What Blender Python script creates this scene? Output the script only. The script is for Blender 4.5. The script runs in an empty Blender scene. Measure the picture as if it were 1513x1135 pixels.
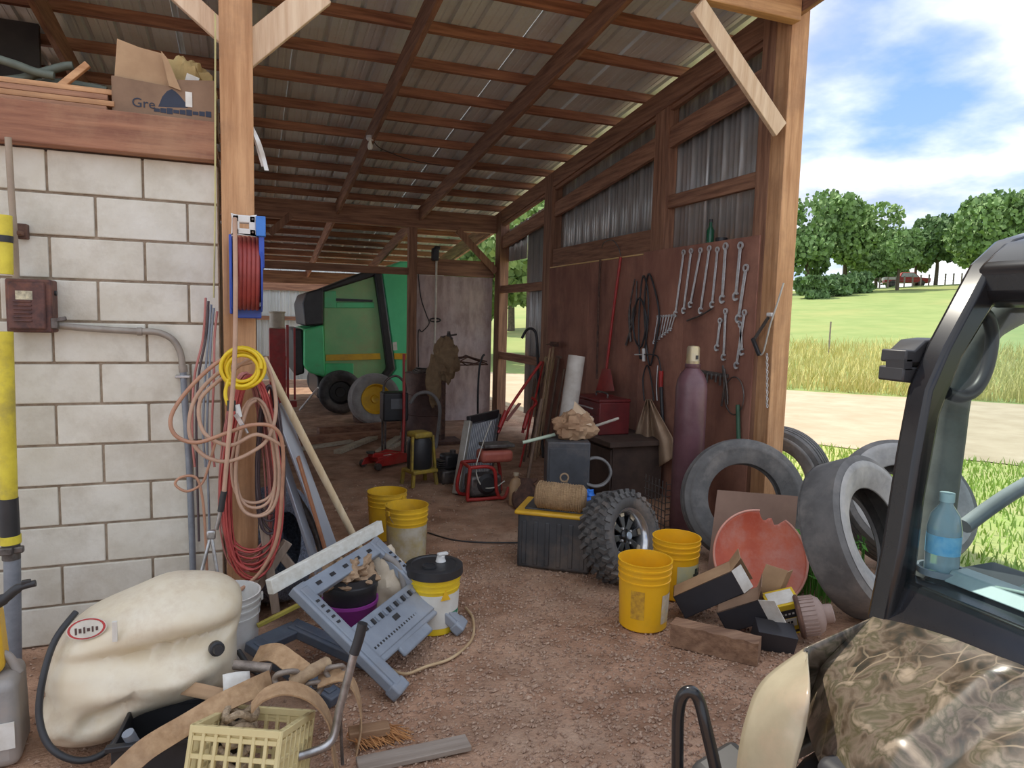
import bpy, math, random
from mathutils import Matrix, Vector, noise
random.seed(7)
SC = bpy.context.scene
C = SC.collection
PI = math.pi
# ---------------------------------------------------------------- camera (photo frame 1513 x 1135)
F_PX, CX, CY, H = 1015.0, 756.5, 567.5, 1.7
RT = Vector((.93334868, -.35812785, .02459028))
UP = Vector((.01151508, .09833651, .9950866))
FW = Vector((.35878634, .9284796, -.09590612))
cam_d = bpy.data.cameras.new('camera'); cam_d.sensor_width = 36; cam_d.lens = F_PX / 1513 * 36
cam_d.clip_start = .02; cam_d.clip_end = 600
cam = bpy.data.objects.new('camera', cam_d); C.objects.link(cam)
cam.matrix_world = Matrix(((RT.x, UP.x, -FW.x, 0), (RT.y, UP.y, -FW.y, 0), (RT.z, UP.z, -FW.z, H), (0, 0, 0, 1)))
SC.camera = cam
# ---------------------------------------------------------------- sky, sun, exposure
SC.view_settings.view_transform = 'Standard'; SC.view_settings.look = 'None'
SC.view_settings.gamma = 1; SC.view_settings.use_curve_mapping = False
SC.view_settings.exposure = EXPO = 0.75
def make_world():
    w = bpy.data.worlds.new('sky'); SC.world = w; w.use_nodes = True
    nt = w.node_tree; nt.nodes.clear(); N = nt.nodes.new; L = nt.links.new
    out = N('ShaderNodeOutputWorld'); bg = N('ShaderNodeBackground'); L(bg.outputs[0], out.inputs[0])
    bg.inputs[1].default_value = 0.70
    tc = N('ShaderNodeTexCoord'); sx = N('ShaderNodeSeparateXYZ'); L(tc.outputs['Generated'], sx.inputs[0])
    mz = N('ShaderNodeMath'); mz.operation = 'MAXIMUM'; L(sx.outputs[2], mz.inputs[0]); mz.inputs[1].default_value = 0
    ad = N('ShaderNodeMath'); L(mz.outputs[0], ad.inputs[0]); ad.inputs[1].default_value = .22
    def div(o):
        m = N('ShaderNodeMath'); m.operation = 'DIVIDE'; L(o, m.inputs[0]); L(ad.outputs[0], m.inputs[1]); return m.outputs[0]
    cb = N('ShaderNodeCombineXYZ'); L(div(sx.outputs[0]), cb.inputs[0]); L(div(sx.outputs[1]), cb.inputs[1])
    cb.inputs[2].default_value = 3.4
    n1 = N('ShaderNodeTexNoise'); n1.inputs['Scale'].default_value = 1.15; n1.inputs['Detail'].default_value = 9
    n1.inputs['Roughness'].default_value = .52; L(cb.outputs[0], n1.inputs['Vector'])
    r1 = N('ShaderNodeValToRGB'); L(n1.outputs[0], r1.inputs[0])
    r1.color_ramp.elements[0].position = .36; r1.color_ramp.elements[1].position = .50
    n2 = N('ShaderNodeTexNoise'); n2.inputs['Scale'].default_value = 2.3; n2.inputs['Detail'].default_value = 7
    L(cb.outputs[0], n2.inputs['Vector'])
    r2 = N('ShaderNodeValToRGB'); L(n2.outputs[0], r2.inputs[0])
    e = r2.color_ramp.elements; e[0].position = .36; e[0].color = (.62, .69, .84, 1); e[1].position = .6; e[1].color = (1.25, 1.27, 1.3, 1)
    rb = N('ShaderNodeValToRGB'); L(mz.outputs[0], rb.inputs[0])
    e = rb.color_ramp.elements; e[0].position = 0; e[0].color = (.5, .72, 1.0, 1); e[1].position = .5; e[1].color = (.16, .36, .86, 1)
    mx = N('ShaderNodeMixRGB'); L(r1.outputs[0], mx.inputs[0]); L(rb.outputs[0], mx.inputs[1]); L(r2.outputs[0], mx.inputs[2])
    L(mx.outputs[0], bg.inputs[0])
make_world()
sun_d = bpy.data.lights.new('sun', 'SUN'); sun_d.energy = 3.0; sun_d.angle = .012; sun_d.color = (1, .93, .8)
sun = bpy.data.objects.new('sun', sun_d); C.objects.link(sun)
sun.rotation_euler = Vector((.30, -.62, -1.0)).to_track_quat('-Z', 'Y').to_euler()

# ---------------------------------------------------------------- pixel -> place (a pixel gives a direction, a plane gives the distance)
def ray(x, y): return RT * (x - CX) - UP * (y - CY) + FW * F_PX
def G(x, y, z=0.0):
    r = ray(x, y); return Vector((0, 0, H)) + r * ((z - H) / r.z)
def AY(x, y, Y):
    r = ray(x, y); return Vector((0, 0, H)) + r * (Y / r.y)
def AX(x, y, X):
    r = ray(x, y); return Vector((0, 0, H)) + r * (X / r.x)
# ---------------------------------------------------------------- materials
MATS = {}
def mat(name, c1, c2=None, sc=6, rough=.7, metal=0, bump=0, st=(1, 1, 1), dirt=None, dsc=2.5, damt=.55, rnd=0, trans=0, spec=.5, alpha=1, det=5, bsc=None):
    if name in MATS: return MATS[name]
    m = bpy.data.materials.new(name); m.use_nodes = True; nt = m.node_tree; N = nt.nodes.new; L = nt.links.new
    b = nt.nodes['Principled BSDF']; b.inputs['Roughness'].default_value = rough; b.inputs['Metallic'].default_value = metal
    b.inputs['Specular IOR Level'].default_value = spec
    if trans: b.inputs['Transmission Weight'].default_value = trans
    if alpha < 1: b.inputs['Alpha'].default_value = alpha
    c2 = c2 or tuple(v * .72 for v in c1)
    tc = N('ShaderNodeTexCoord'); mp = N('ShaderNodeMapping'); L(tc.outputs['Object'], mp.inputs[0]); mp.inputs['Scale'].default_value = st
    if rnd:
        oi = N('ShaderNodeObjectInfo'); vm = N('ShaderNodeVectorMath'); vm.operation = 'SCALE'; cbx = N('ShaderNodeCombineXYZ')
        for k in range(3): L(oi.outputs['Random'], cbx.inputs[k])
        L(cbx.outputs[0], vm.inputs[0]); vm.inputs['Scale'].default_value = 37.0; L(vm.outputs[0], mp.inputs['Location'])
    n = N('ShaderNodeTexNoise'); L(mp.outputs[0], n.inputs['Vector']); n.inputs['Scale'].default_value = sc; n.inputs['Detail'].default_value = det
    n.inputs['Roughness'].default_value = .62
    r = N('ShaderNodeValToRGB'); L(n.outputs[0], r.inputs[0])
    e = r.color_ramp.elements; e[0].position = .36; e[1].position = .66; e[0].color = (*c2, 1); e[1].color = (*c1, 1)
    col = r.outputs[0]
    if rnd:
        hs = N('ShaderNodeHueSaturation'); L(col, hs.inputs['Color']); mr = N('ShaderNodeMapRange'); L(oi.outputs['Random'], mr.inputs[0])
        mr.inputs[3].default_value = 1 - rnd; mr.inputs[4].default_value = 1 + rnd; L(mr.outputs[0], hs.inputs['Value']); col = hs.outputs[0]
    if dirt:
        n3 = N('ShaderNodeTexNoise'); L(mp.outputs[0] if st == (1, 1, 1) else tc.outputs['Object'], n3.inputs['Vector']); n3.inputs['Scale'].default_value = dsc; n3.inputs['Detail'].default_value = 7
        n3.inputs['Roughness'].default_value = .7
        r3 = N('ShaderNodeValToRGB'); L(n3.outputs[0], r3.inputs[0]); e = r3.color_ramp.elements
        e[0].position = .47; e[0].color = (0, 0, 0, 1); e[1].position = .68; e[1].color = (damt, damt, damt, 1)
        mx = N('ShaderNodeMixRGB'); L(r3.outputs[0], mx.inputs[0]); L(col, mx.inputs[1]); mx.inputs[2].default_value = (*dirt, 1); col = mx.outputs[0]
    L(col, b.inputs['Base Color'])
    if bump:
        bp = N('ShaderNodeBump'); bp.inputs['Strength'].default_value = min(1, bump); bp.inputs['Distance'].default_value = .02
        if bsc:
            nb = N('ShaderNodeTexNoise'); L(mp.outputs[0], nb.inputs['Vector']); nb.inputs['Scale'].default_value = bsc; nb.inputs['Detail'].default_value = 4; L(nb.outputs[0], bp.inputs['Height'])
        else: L(n.outputs[0], bp.inputs['Height'])
        L(bp.outputs[0], b.inputs['Normal'])
    MATS[name] = m; return m
def wood(name, c1, c2, axis='z', rough=.75, **k):
    s = {'x': (.07, 1, 1), 'y': (1, .07, 1), 'z': (1, 1, .07)}[axis]
    return mat(name + '_' + axis, c1, c2, sc=26, st=s, rough=rough, bump=k.pop('bump', .25), **k)
OLD = dict(c1=(.42, .20, .10), c2=(.20, .085, .045))
def old(a): return wood('old_lumber', (.40, .21, .125), (.19, .09, .055), a, rnd=.12)
def pale(a): return wood('pale_lumber', (.68, .39, .20), (.44, .22, .10), a, rnd=.08, dirt=(.30, .16, .09), damt=.5)
# ---------------------------------------------------------------- mesh builder
def rotm(rx=0, ry=0, rz=0): return Matrix.Rotation(rz, 4, 'Z') @ Matrix.Rotation(ry, 4, 'Y') @ Matrix.Rotation(rx, 4, 'X')
def T(x, y=0, z=0): return Matrix.Translation((x, y, z) if not isinstance(x, Vector) else x)
def frame(a, b, up=(0, 0, 1)):
    a = Vector(a); d = (Vector(b) - a); L_ = d.length; d.normalize(); u = Vector(up)
    if abs(d.dot(u)) > .98: u = Vector((0, 1, 0))
    s = u.cross(d).normalized(); u = d.cross(s)
    return Matrix(((s.x, u.x, d.x, a.x), (s.y, u.y, d.y, a.y), (s.z, u.z, d.z, a.z), (0, 0, 0, 1))), L_
class MB:
    def __init__(s): s.v = []; s.f = []
    def add(s, vs, fs):
        o = len(s.v); s.v += [tuple(v) for v in vs]; s.f += [tuple(i + o for i in f) for f in fs]; return s
    def box(s, cx, cy, cz, sx, sy, sz, M=None, taper=1.0):
        vs = []
        for k in (-.5, .5):
            t = taper if k > 0 else 1
            for i, j in ((-.5, -.5), (.5, -.5), (.5, .5), (-.5, .5)): vs.append(Vector((cx + i * sx * t, cy + j * sy * t, cz + k * sz)))
        if M is not None: vs = [M @ v for v in vs]
        return s.add(vs, [(0, 3, 2, 1), (4, 5, 6, 7), (0, 1, 5, 4), (1, 2, 6, 5), (2, 3, 7, 6), (3, 0, 4, 7)])
    def span(s, p, q, M=None):
        return s.box((p[0] + q[0]) / 2, (p[1] + q[1]) / 2, (p[2] + q[2]) / 2, abs(q[0] - p[0]), abs(q[1] - p[1]), abs(q[2] - p[2]), M)
    def bar(s, a, b, w, h, up=(0, 0, 1)):
        M, L_ = frame(a, b, up); return s.box(0, 0, L_ / 2, w, h, L_, M)
    def tube(s, pts, r, n=8, closed=False, cap=True):
        pts = [Vector(p) for p in pts]; m = len(pts); rs = r if isinstance(r, (list, tuple)) else [r] * m
        o = len(s.v); u = None
        for i, p in enumerate(pts):
            if closed: t = pts[(i + 1) % m] - pts[i - 1]
            else: t = pts[min(i + 1, m - 1)] - pts[max(i - 1, 0)]
            if t.length < 1e-9: t = Vector((0, 0, 1))
            t.normalize()
            if u is None: u = t.orthogonal().normalized()
            else:
                u = u - t * u.dot(t)
                u = u.normalized() if u.length > 1e-6 else t.orthogonal().normalized()
            w = t.cross(u)
            for k in range(n):
                a = 2 * PI * k / n; s.v.append(tuple(p + (u * math.cos(a) + w * math.sin(a)) * rs[i]))
        for i in range(m if closed else m - 1):
            j = (i + 1) % m
            for k in range(n): s.f.append((o + i * n + k, o + i * n + (k + 1) % n, o + j * n + (k + 1) % n, o + j * n + k))
        if cap and not closed:
            s.f.append(tuple(o + k for k in reversed(range(n)))); s.f.append(tuple(o + (m - 1) * n + k for k in range(n)))
        return s
    def lathe(s, prof, n=24, M=None, closed=False, a0=0, a1=2 * PI, caps=True):
        o = len(s.v); full = abs(a1 - a0 - 2 * PI) < 1e-6; nn = n if full else n + 1
        for (r, z) in prof:
            for k in range(nn):
                a = a0 + (a1 - a0) * k / n; v = Vector((r * math.cos(a), r * math.sin(a), z)); s.v.append(tuple(M @ v if M is not None else v))
        m = len(prof)
        for i in range(m if closed else m - 1):
            j = (i + 1) % m
            for k in range(n):
                k2 = (k + 1) % nn; s.f.append((o + i * nn + k, o + i * nn + k2, o + j * nn + k2, o + j * nn + k))
        if not closed and full and caps:
            if prof[0][0] > 1e-6: s.f.append(tuple(o + k for k in reversed(range(n))))
            if prof[-1][0] > 1e-6: s.f.append(tuple(o + (m - 1) * n + k for k in range(n)))
        return s
    def prism(s, poly, z0, z1, M=None):
        n = len(poly); vs = [Vector((x, y, z0)) for x, y in poly] + [Vector((x, y, z1)) for x, y in poly]
        if M is not None: vs = [M @ v for v in vs]
        return s.add(vs, [tuple(reversed(range(n))), tuple(range(n, 2 * n))] + [(k, (k + 1) % n, n + (k + 1) % n, n + k) for k in range(n)])
    def grid(s, fn, nu, nv, wrap=False):
        o = len(s.v)
        for i in range(nu + 1):
            for j in range(nv + 1): s.v.append(tuple(fn(i / nu, j / nv)))
        for i in range(nu):
            for j in range(nv): a = o + i * (nv + 1) + j; s.f.append((a, a + nv + 1, a + nv + 2, a + 1))
        return s
    def xf(s, M, start=0):
        for i in range(start, len(s.v)): s.v[i] = tuple(M @ Vector(s.v[i]))
        return s
    def mesh(s, name, m, smooth=40):
        me = bpy.data.meshes.new(name); me.from_pydata(s.v, [], s.f); me.materials.append(m)
        if smooth:
            me.polygons.foreach_set('use_smooth', [True] * len(me.polygons)); me.set_sharp_from_angle(angle=math.radians(smooth))
        me.update(); return me
    def build(s, name, m, parent=None, M=None, smooth=40, bevel=0, seg=2, solid=0, sub=0, fix=True):
        me = s.mesh(name, m, smooth)
        if fix:
            import bmesh
            bm = bmesh.new(); bm.from_mesh(me); bmesh.ops.remove_doubles(bm, verts=bm.verts, dist=2e-5); bmesh.ops.recalc_face_normals(bm, faces=bm.faces); bm.to_mesh(me); bm.free()
        o = bpy.data.objects.new(name, me); C.objects.link(o)
        if parent is not None: o.parent = parent
        if M is not None: o.matrix_local = M
        if solid:
            d = o.modifiers.new('solid', 'SOLIDIFY'); d.thickness = solid; d.offset = 0
        if sub:
            d = o.modifiers.new('sub', 'SUBSURF'); d.levels = d.render_levels = sub
        if bevel:
            d = o.modifiers.new('bevel', 'BEVEL'); d.width = bevel; d.segments = seg; d.limit_method = 'ANGLE'; d.angle_limit = math.radians(35)
        return o
def tag(o, label, cat, group=None, kind=None):
    o['label'] = label; o['category'] = cat
    if group: o['group'] = group
    if kind: o['kind'] = kind
    return o
def struct(o, label=None):
    o['kind'] = 'structure'
    if label: o['label'] = label
    return o
def empty(name, loc=(0, 0, 0), M=None):
    o = bpy.data.objects.new(name, None); C.objects.link(o); o.empty_display_size = .05
    if M is not None: o.matrix_world = M
    else: o.location = loc
    return o
def thing(name, label, cat, loc=(0, 0, 0), rz=0, M=None, group=None):
    o = empty(name, loc, M)
    if M is None: o.rotation_euler = (0, 0, rz)
    return tag(o, label, cat, group)
def inst(src, name, parent=None, M=None):
    o = src.copy(); o.name = name; C.objects.link(o); o.parent = parent
    if M is not None: o.matrix_local = M
    return o
def copy_tree(o, parent=None):
    c = o.copy(); C.objects.link(c); c.parent = parent
    for ch in list(o.children): copy_tree(ch, c)
    return c
def spline(pts, n=8, closed=False):
    P = [Vector(p) for p in pts]; m = len(P); out = []
    for i in range(m if closed else m - 1):
        if closed: p0, p1, p2, p3 = P[i - 1], P[i], P[(i + 1) % m], P[(i + 2) % m]
        else: p0, p1, p2, p3 = P[max(i - 1, 0)], P[i], P[i + 1], P[min(i + 2, m - 1)]
        for k in range(n):
            t = k / n; out.append(.5 * ((2 * p1) + (p2 - p0) * t + (2 * p0 - 5 * p1 + 4 * p2 - p3) * t * t + (3 * p1 - p0 - 3 * p2 + p3) * t ** 3))
    if not closed: out.append(P[-1])
    return out
def hose(name, pts, r, m, parent=None, n=7, seg=6, closed=False):
    return MB().tube(spline(pts, seg, closed), r, n, closed).build(name, m, parent, smooth=80)
def words(name, s, size, m, parent, M, depth=.0006, align='CENTER', sx=1.0, shear=0):
    cu = bpy.data.curves.new(name, 'FONT'); cu.body = s; cu.size = size; cu.extrude = depth; cu.align_x = align; cu.align_y = 'CENTER'; cu.resolution_u = 3; cu.shear = shear
    t = bpy.data.objects.new('tmp_text', cu); C.objects.link(t)
    dg = bpy.context.evaluated_depsgraph_get(); me = bpy.data.meshes.new_from_object(t.evaluated_get(dg)); bpy.data.objects.remove(t); bpy.data.curves.remove(cu)
    me.materials.clear(); me.materials.append(m)
    o = bpy.data.objects.new(name, me); C.objects.link(o); o.parent = parent; o.matrix_local = M @ Matrix.Diagonal((sx, 1, 1, 1)); return o
# common materials
M_steel = mat('bare_steel', (.55, .55, .56), (.33, .32, .31), sc=20, rough=.38, metal=.9)
M_dsteel = mat('dark_steel', (.20, .185, .175), (.09, .08, .075), sc=18, rough=.5, metal=.6, dirt=(.20, .12, .08))
M_rust = mat('rusty_steel', (.20, .105, .07), (.085, .05, .042), sc=14, rough=.8, metal=.25, bump=.15)
M_black = mat('black_plastic', (.035, .035, .038), (.022, .022, .024), rough=.45)
M_rubber = mat('rubber', (.075, .075, .078), (.04, .04, .042), sc=9, rough=.75, bump=.1, dirt=(.26, .22, .19), damt=.5)
M_white = mat('white_plastic', (.78, .78, .76), (.68, .67, .64), rough=.4, dirt=(.5, .42, .33), damt=.35)
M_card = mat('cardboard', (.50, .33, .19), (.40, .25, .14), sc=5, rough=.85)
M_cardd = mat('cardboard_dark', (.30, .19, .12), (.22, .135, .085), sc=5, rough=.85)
M_paper = mat('paper_label', (.80, .78, .72), (.66, .62, .55), sc=14, rough=.8)
M_red = mat('red_paint', (.52, .035, .03), (.33, .025, .022), rough=.42, dirt=(.22, .1, .07))
M_yellow = mat('yellow_plastic', (.83, .52, .03), (.74, .43, .02), rough=.42, dirt=(.36, .22, .08), damt=.5)
M_blue = mat('blue_paint', (.03, .10, .52), (.03, .07, .36), rough=.4)
M_chrome = mat('tool_steel', (.72, .72, .72), (.5, .5, .5), sc=20, rough=.35, metal=.45)
# ================================================================ SETTING
def RZ(Y): return 4.06 - .123 * (Y - 5.13)          # top of the rafters
M_dirt = mat('packed_dirt', (.52, .31, .20), (.27, .145, .085), sc=4.5, rough=.95, bump=.8, dirt=(.58, .43, .31), dsc=1.3, damt=.55, bsc=70, det=9)
def ground_z(x, y):
    v = noise.noise((x * 1.7, y * 1.7, 0)) * .012 + noise.noise((x * 6, y * 6, 3)) * .006
    return v - .006
def floor_fn(x0, x1, y0, y1):
    return lambda u, v: (x0 + (x1 - x0) * u, y0 + (y1 - y0) * v, ground_z(x0 + (x1 - x0) * u, y0 + (y1 - y0) * v))
fl = MB().grid(floor_fn(-4, 4.7, -1, 19), 110, 240).build('floor', M_dirt, fix=False); struct(fl, 'reddish brown packed dirt floor with loose gravel')
struct(MB().grid(lambda u, v: (-14 + 28 * u, -16 + 15.02 * v, -.01), 4, 4).build('floor_yard', M_dirt), 'bare dirt yard in front of the barn')  # ground carried on unseen behind the camera to bounce light into the barn
# --- block wall
M_block = mat('painted_block', (.74, .71, .62), (.64, .60, .50), sc=5, rough=.75, bump=.12, bsc=60, rnd=.05, dirt=(.42, .36, .27), dsc=4, damt=.42)
M_mortar = mat('mortar', (.40, .32, .24), (.24, .18, .125), sc=18, rough=.9, bump=.3)
wl = empty('wall_left', (-1.6, 3.91, 0)); struct(wl, 'wall of cream painted concrete blocks with brown joints')
MB().span((-1.6, .011, 0), (1.47, .19, 2.43)).build('mortar_core', M_mortar, wl)
def block_mesh(w):
    b = MB().box(0, .09, 0, w, .18, .1915); return b.mesh('block', M_block, 0)
bm_cache = {}
def put_block(x0, x1, zc):
    w = round(x1 - x0 - .011, 3)
    if w < .02: return
    if w not in bm_cache: bm_cache[w] = block_mesh(w)
    o = bpy.data.objects.new('block', bm_cache[w]); C.objects.link(o); o.parent = wl; o.location = ((x0 + x1) / 2 + 1.6, random.uniform(-.002, .002), zc)
    d = o.modifiers.new('bevel', 'BEVEL'); d.width = .005; d.segments = 2
for k in range(12):
    zc = 2.443 - .2035 * (k + .5); x = -.13; j = -.474 if k % 2 == 0 else -.277
    put_block(j, x, zc)
    while j > -3.1: put_block(j - .406, j, zc); j -= .406
struct(MB().span((-.30, 4.1, 0), (-.2, 9.5, 2.44)).build('wall_store', mat('store_siding', (.30, .17, .1), sc=4)), 'brown side of the block store room')
# --- loft
o = MB().span((-3.2, 3.83, 2.445), (-.135, 3.92, 2.635)).build('trim_1', wood('loft_beam', (.38, .175, .10), (.22, .09, .055), 'x', dirt=(.50, .30, .17), damt=.4), bevel=.006); struct(o, 'reddish brown loft beam on top of the block wall')
lf = empty('floor_loft', (-3.2, 3.9, 2.6)); struct(lf, 'plank deck of the loft above the block wall')
for k in range(12): MB().span((0, .02 + k * .2, 0), (3.05, .2 + k * .2, .035)).build('plank', old('x'), lf)
struct(MB().span((-3.2, 6.4, 2.6), (-3.1, 4.0, 4.3)).build('wall_loft_shade_end', mat('shade_siding', (.06, .05, .045))), 'dark sheet standing in for the shadow at the end of the loft')  # near-black sheet added for the deep shadow in the loft
struct(MB().span((-3.2, 6.6, 2.6), (-1.5, 6.65, 3.9)).build('wall_loft_shade_back', mat('shade_siding', (.06, .05, .045))), 'dark sheet standing in for the shadow at the back of the loft')  # near-black colour stands in for the shade left of the rafter
# --- posts and beams
def timber(name, p, q, m, label, bevel=.006): return struct(MB().span(p, q).build(name, m, bevel=bevel), label)
timber('trim_2', (-.115, 3.85, -.05), (.042, 4.01, 4.2), pale('z'), 'square pale post at the end of the block wall')
timber('trim_3', (-3.2, 4.16, 3.91), (3.8, 4.25, 4.185), pale('x'), 'pale header beam across the barn front')
timber('trim_4', (-3, 10.7, 3.06), (3.8, 10.82, 3.34), old('x'), 'brown beam across the far bay')
timber('trim_5', (2.36, 10.68, 0), (2.49, 10.81, 3.06), old('z'), 'brown post at the edge of the plywood partition')
timber('trim_6', (.06, 10.72, 2.33), (2.36, 10.77, 2.44), old('x'), 'thin brown rail across the doorway to the far bay')
timber('trim_7', (.0, 10.7, 0), (.13, 10.83, 3.06), old('z'), 'brown post behind the hose bundle')
timber('trim_8', (-3, 16.2, 2.35), (3.9, 16.3, 2.62), old('x'), 'brown beam across the back bay')
def brace(name, a, b, w, t, m, label, up=(0, 1, 0)): return struct(MB().bar(a, b, w, t, up).build(name, m, bevel=.004), label)
M_newpine = wood('new_pine', (.80, .62, .44), (.62, .43, .28), 'z')
brace('trim_9', AY(1030, 8, 4.14), AY(1152, 192, 4.22), .135, .04, M_newpine, 'pale diagonal brace under the header at the corner post')
brace('trim_10', AY(352, 88, 3.93), AY(475, -12, 3.93), .14, .04, M_newpine, 'pale diagonal brace rising from the post at the block wall')
brace('trim_11', AY(335, 55, 3.97), AY(262, -12, 3.97), .10, .04, M_newpine, 'diagonal brace above the loft')
brace('trim_12', AY(676, 340, 10.66), AY(733, 402, 10.66), .11, .04, old('z'), 'diagonal brace under the far beam')
brace('trim_13', AY(398, 345, 10.66), AY(430, 318, 10.66), .10, .04, old('z'), 'short diagonal brace at the doorway to the far bay')
# --- right wall
wr = empty('wall_right', (3.8, 4.25, 0)); struct(wr, 'barn side wall of rusty plywood below and corrugated metal above')
WM = T(-3.8, -4.25, 0)
def wpart(name, p, q, m, bevel=.004): return MB().span(p, q).xf(WM).build(name, m, wr, bevel=bevel)
wpart('post', (3.8, 4.25, -.05), (3.965, 4.41, 4.19), pale('z')); wpart('post', (3.8, 4.412, -.05), (3.95, 4.56, 4.15), old('z'))
wpart('post', (3.815, 5.86, -.05), (3.95, 6.09, RZ(6) - .02), old('z'))
wpart('post', (3.80, 8.52, -.05), (3.95, 8.78, RZ(8.6) - .02), old('z'))
wpart('post', (3.80, 10.5, -.05), (3.95, 10.74, RZ(10.7) - .02), old('z'))
wpart('post', (3.80, 16.1, -.05), (3.95, 16.3, RZ(16.3) - .02), old('z'))
M_ply = mat('weathered_plywood', (.42, .205, .14), (.27, .12, .085), sc=3.5, st=(1, 1, .35), rough=.85, bump=.15, dirt=(.13, .06, .05), dsc=1.6, damt=.55, rnd=.1)
for y0, y1, z1 in ((4.45, 5.42, 2.40), (5.425, 6.16, 2.40), (6.165, 7.34, 2.37), (7.345, 8.515, 2.37)): wpart('plywood_sheet', (3.786, y0, -.04), (3.799, y1, z1), M_ply, .002)
wpart('girt', (3.85, 4.56, 2.80), (3.90, 5.86, 2.925), old('y')); wpart('girt', (3.83, 6.09, 2.385), (3.875, 8.52, 2.625), old('y'))
wpart('batten', (3.785, 6.18, 2.373), (3.80, 8.5, 2.388), mat('lit_strip_yellow', (.85, .62, .3), (.7, .48, .2), rough=.6))  # bright yellow paints in the strip of light along the plywood top
wpart('girt', (3.83, 4.56, 2.36), (3.875, 5.86, 2.40), old('y'))
for z in (2.15, 1.09): wpart('girt', (3.82, 8.78, z - .06), (3.87, 10.5, z + .06), old('y'))
def slopebar(name, y0, y1, x, dz, w, h, m): return MB().bar((x, y0, RZ(y0) + dz), (x, y1, RZ(y1) + dz), w, h, (0, 0, 1)).xf(WM).build(name, m, wr, bevel=.004)
slopebar('plate', 4.4, 10.6, 3.86, -.50, .05, .19, old('y'))
slopebar('plate', 4.3, 16.6, 3.86, -.12, .05, .24, old('y'))
M_tin = mat('grey_tin', (.56, .555, .54), (.44, .44, .43), sc=3, st=(1, 1, .2), rough=.42, metal=.55, dirt=(.35, .27, .2), dsc=3, damt=.35)
def rib_profile(w):
    pts = []; n = int(round(w / .2286))
    for k in range(n):
        x = k * .2286
        pts += [(x, 0), (x + .012, .026), (x + .034, .026), (x + .048, 0), (x + .10, 0), (x + .106, .004), (x + .118, .004), (x + .124, 0), (x + .165, 0), (x + .171, .004), (x + .183, .004), (x + .189, 0)]
    pts.append((w, 0)); return pts
def wall_sheet(parent, y0, w, zlo, zhi_fn, x, M, nrm=-1):
    b = MB(); pr = rib_profile(w); o = len(b.v)
    for (u, h) in pr: b.v += [(x + nrm * h, y0 + u, zlo), (x + nrm * h, y0 + u, zhi_fn(y0 + u))]
    for k in range(len(pr) - 1): b.f.append((2 * k, 2 * k + 2, 2 * k + 3, 2 * k + 1))
    return b.xf(M).build('wall_sheet', M_tin, parent, smooth=20, solid=.001, fix=False)
y = 4.45
while y < 8.5: wall_sheet(wr, y, .9144, 2.2, lambda Y: RZ(Y) - .08, 3.955, WM); y += .9144
wall_sheet(wr, 8.8, .9144, .25, lambda Y: RZ(Y) - .3, 3.955, WM)
y = 9.72
wall_sheet(wr, y, .9144, 2.6, lambda Y: RZ(Y) - .3, 3.955, WM)
# --- partition
pt = empty('wall_partition', (2.49, 10.75, 0)); struct(pt, 'plywood partition panel at the far post')
M_opl = mat('old_partition_ply', (.60, .47, .44), (.38, .28, .26), sc=9, st=(1, 1, .3), rough=.85, dirt=(.66, .58, .58), dsc=2, damt=.6)
MB().span((0, 0, 0), (1.275, .02, 2.34)).build('plywood_sheet', M_opl, pt); MB().span((0, -.03, 2.345), (1.29, .02, 2.6)).build('top_board', old('x'), pt, bevel=.004)
MB().span((0, -.012, 2.335), (.45, -.001, 2.352)).build('white_strip', M_white, pt)
# --- roof
ce = empty('ceiling', (0, 5.13, 4.06)); struct(ce, 'underside of the corrugated metal roof on brown rafters and purlins')
CM = T(0, -5.13, -4.06)
for x in (-2.64, -1.36, 0, 1.28, 2.54, 3.83):
    for y0, y1 in ((3.75, 10.78), (10.8, 16.6)):
        MB().bar((x, y0, RZ(y0) - .10), (x, y1, RZ(y1) - .10), .045, .20).xf(CM).build('rafter', old('y'), ce, bevel=.003)
Y = 3.87; M_purl = wood('purlin_lumber', (.42, .20, .115), (.20, .085, .05), 'x', rnd=.15)
me = None
while Y < 16.6:
    if me is None:
        b = MB()
        for (xa, xb) in ((-3.2, .02), (.02, 4.03)): b.box((xa + xb) / 2, 0, .045, xb - xa - .004, .04, .089)
        me = b.mesh('purlin', M_purl, 0)
    o = bpy.data.objects.new('purlin', me); C.objects.link(o); o.parent = ce; o.location = (random.uniform(-.01, .01), Y - 5.13, RZ(Y) - 4.06); o.rotation_euler = (-.1224, 0, 0)
    Y += .61
SL = math.sqrt(1 + .123 ** 2)
def roof_sheet(x0, y0, y1, dz):
    b = MB(); pr = rib_profile(.9144)
    for (u, h) in pr:
        for yy in (y0, y1): b.v.append((x0 + u, yy, RZ(yy) + .092 + dz + h))
    for k in range(len(pr) - 1): b.f.append((2 * k, 2 * k + 2, 2 * k + 3, 2 * k + 1))
    b.xf(CM).build('roof_sheet', M_rtin, ce, smooth=20, fix=False)
M_rtin = mat('roof_tin', (.74, .82, .86), (.64, .71, .74), sc=2.5, st=(1, .2, 1), rough=.35, metal=.0, dirt=(.5, .44, .36), dsc=2.2, damt=.4)
x = -3.265; k = 0
while x < 3.9: roof_sheet(x, 3.62, 11.05, (k % 2) * .002); roof_sheet(x, 10.95, 16.7, .004 + (k % 2) * .002); x += .9144; k += 1
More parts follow.
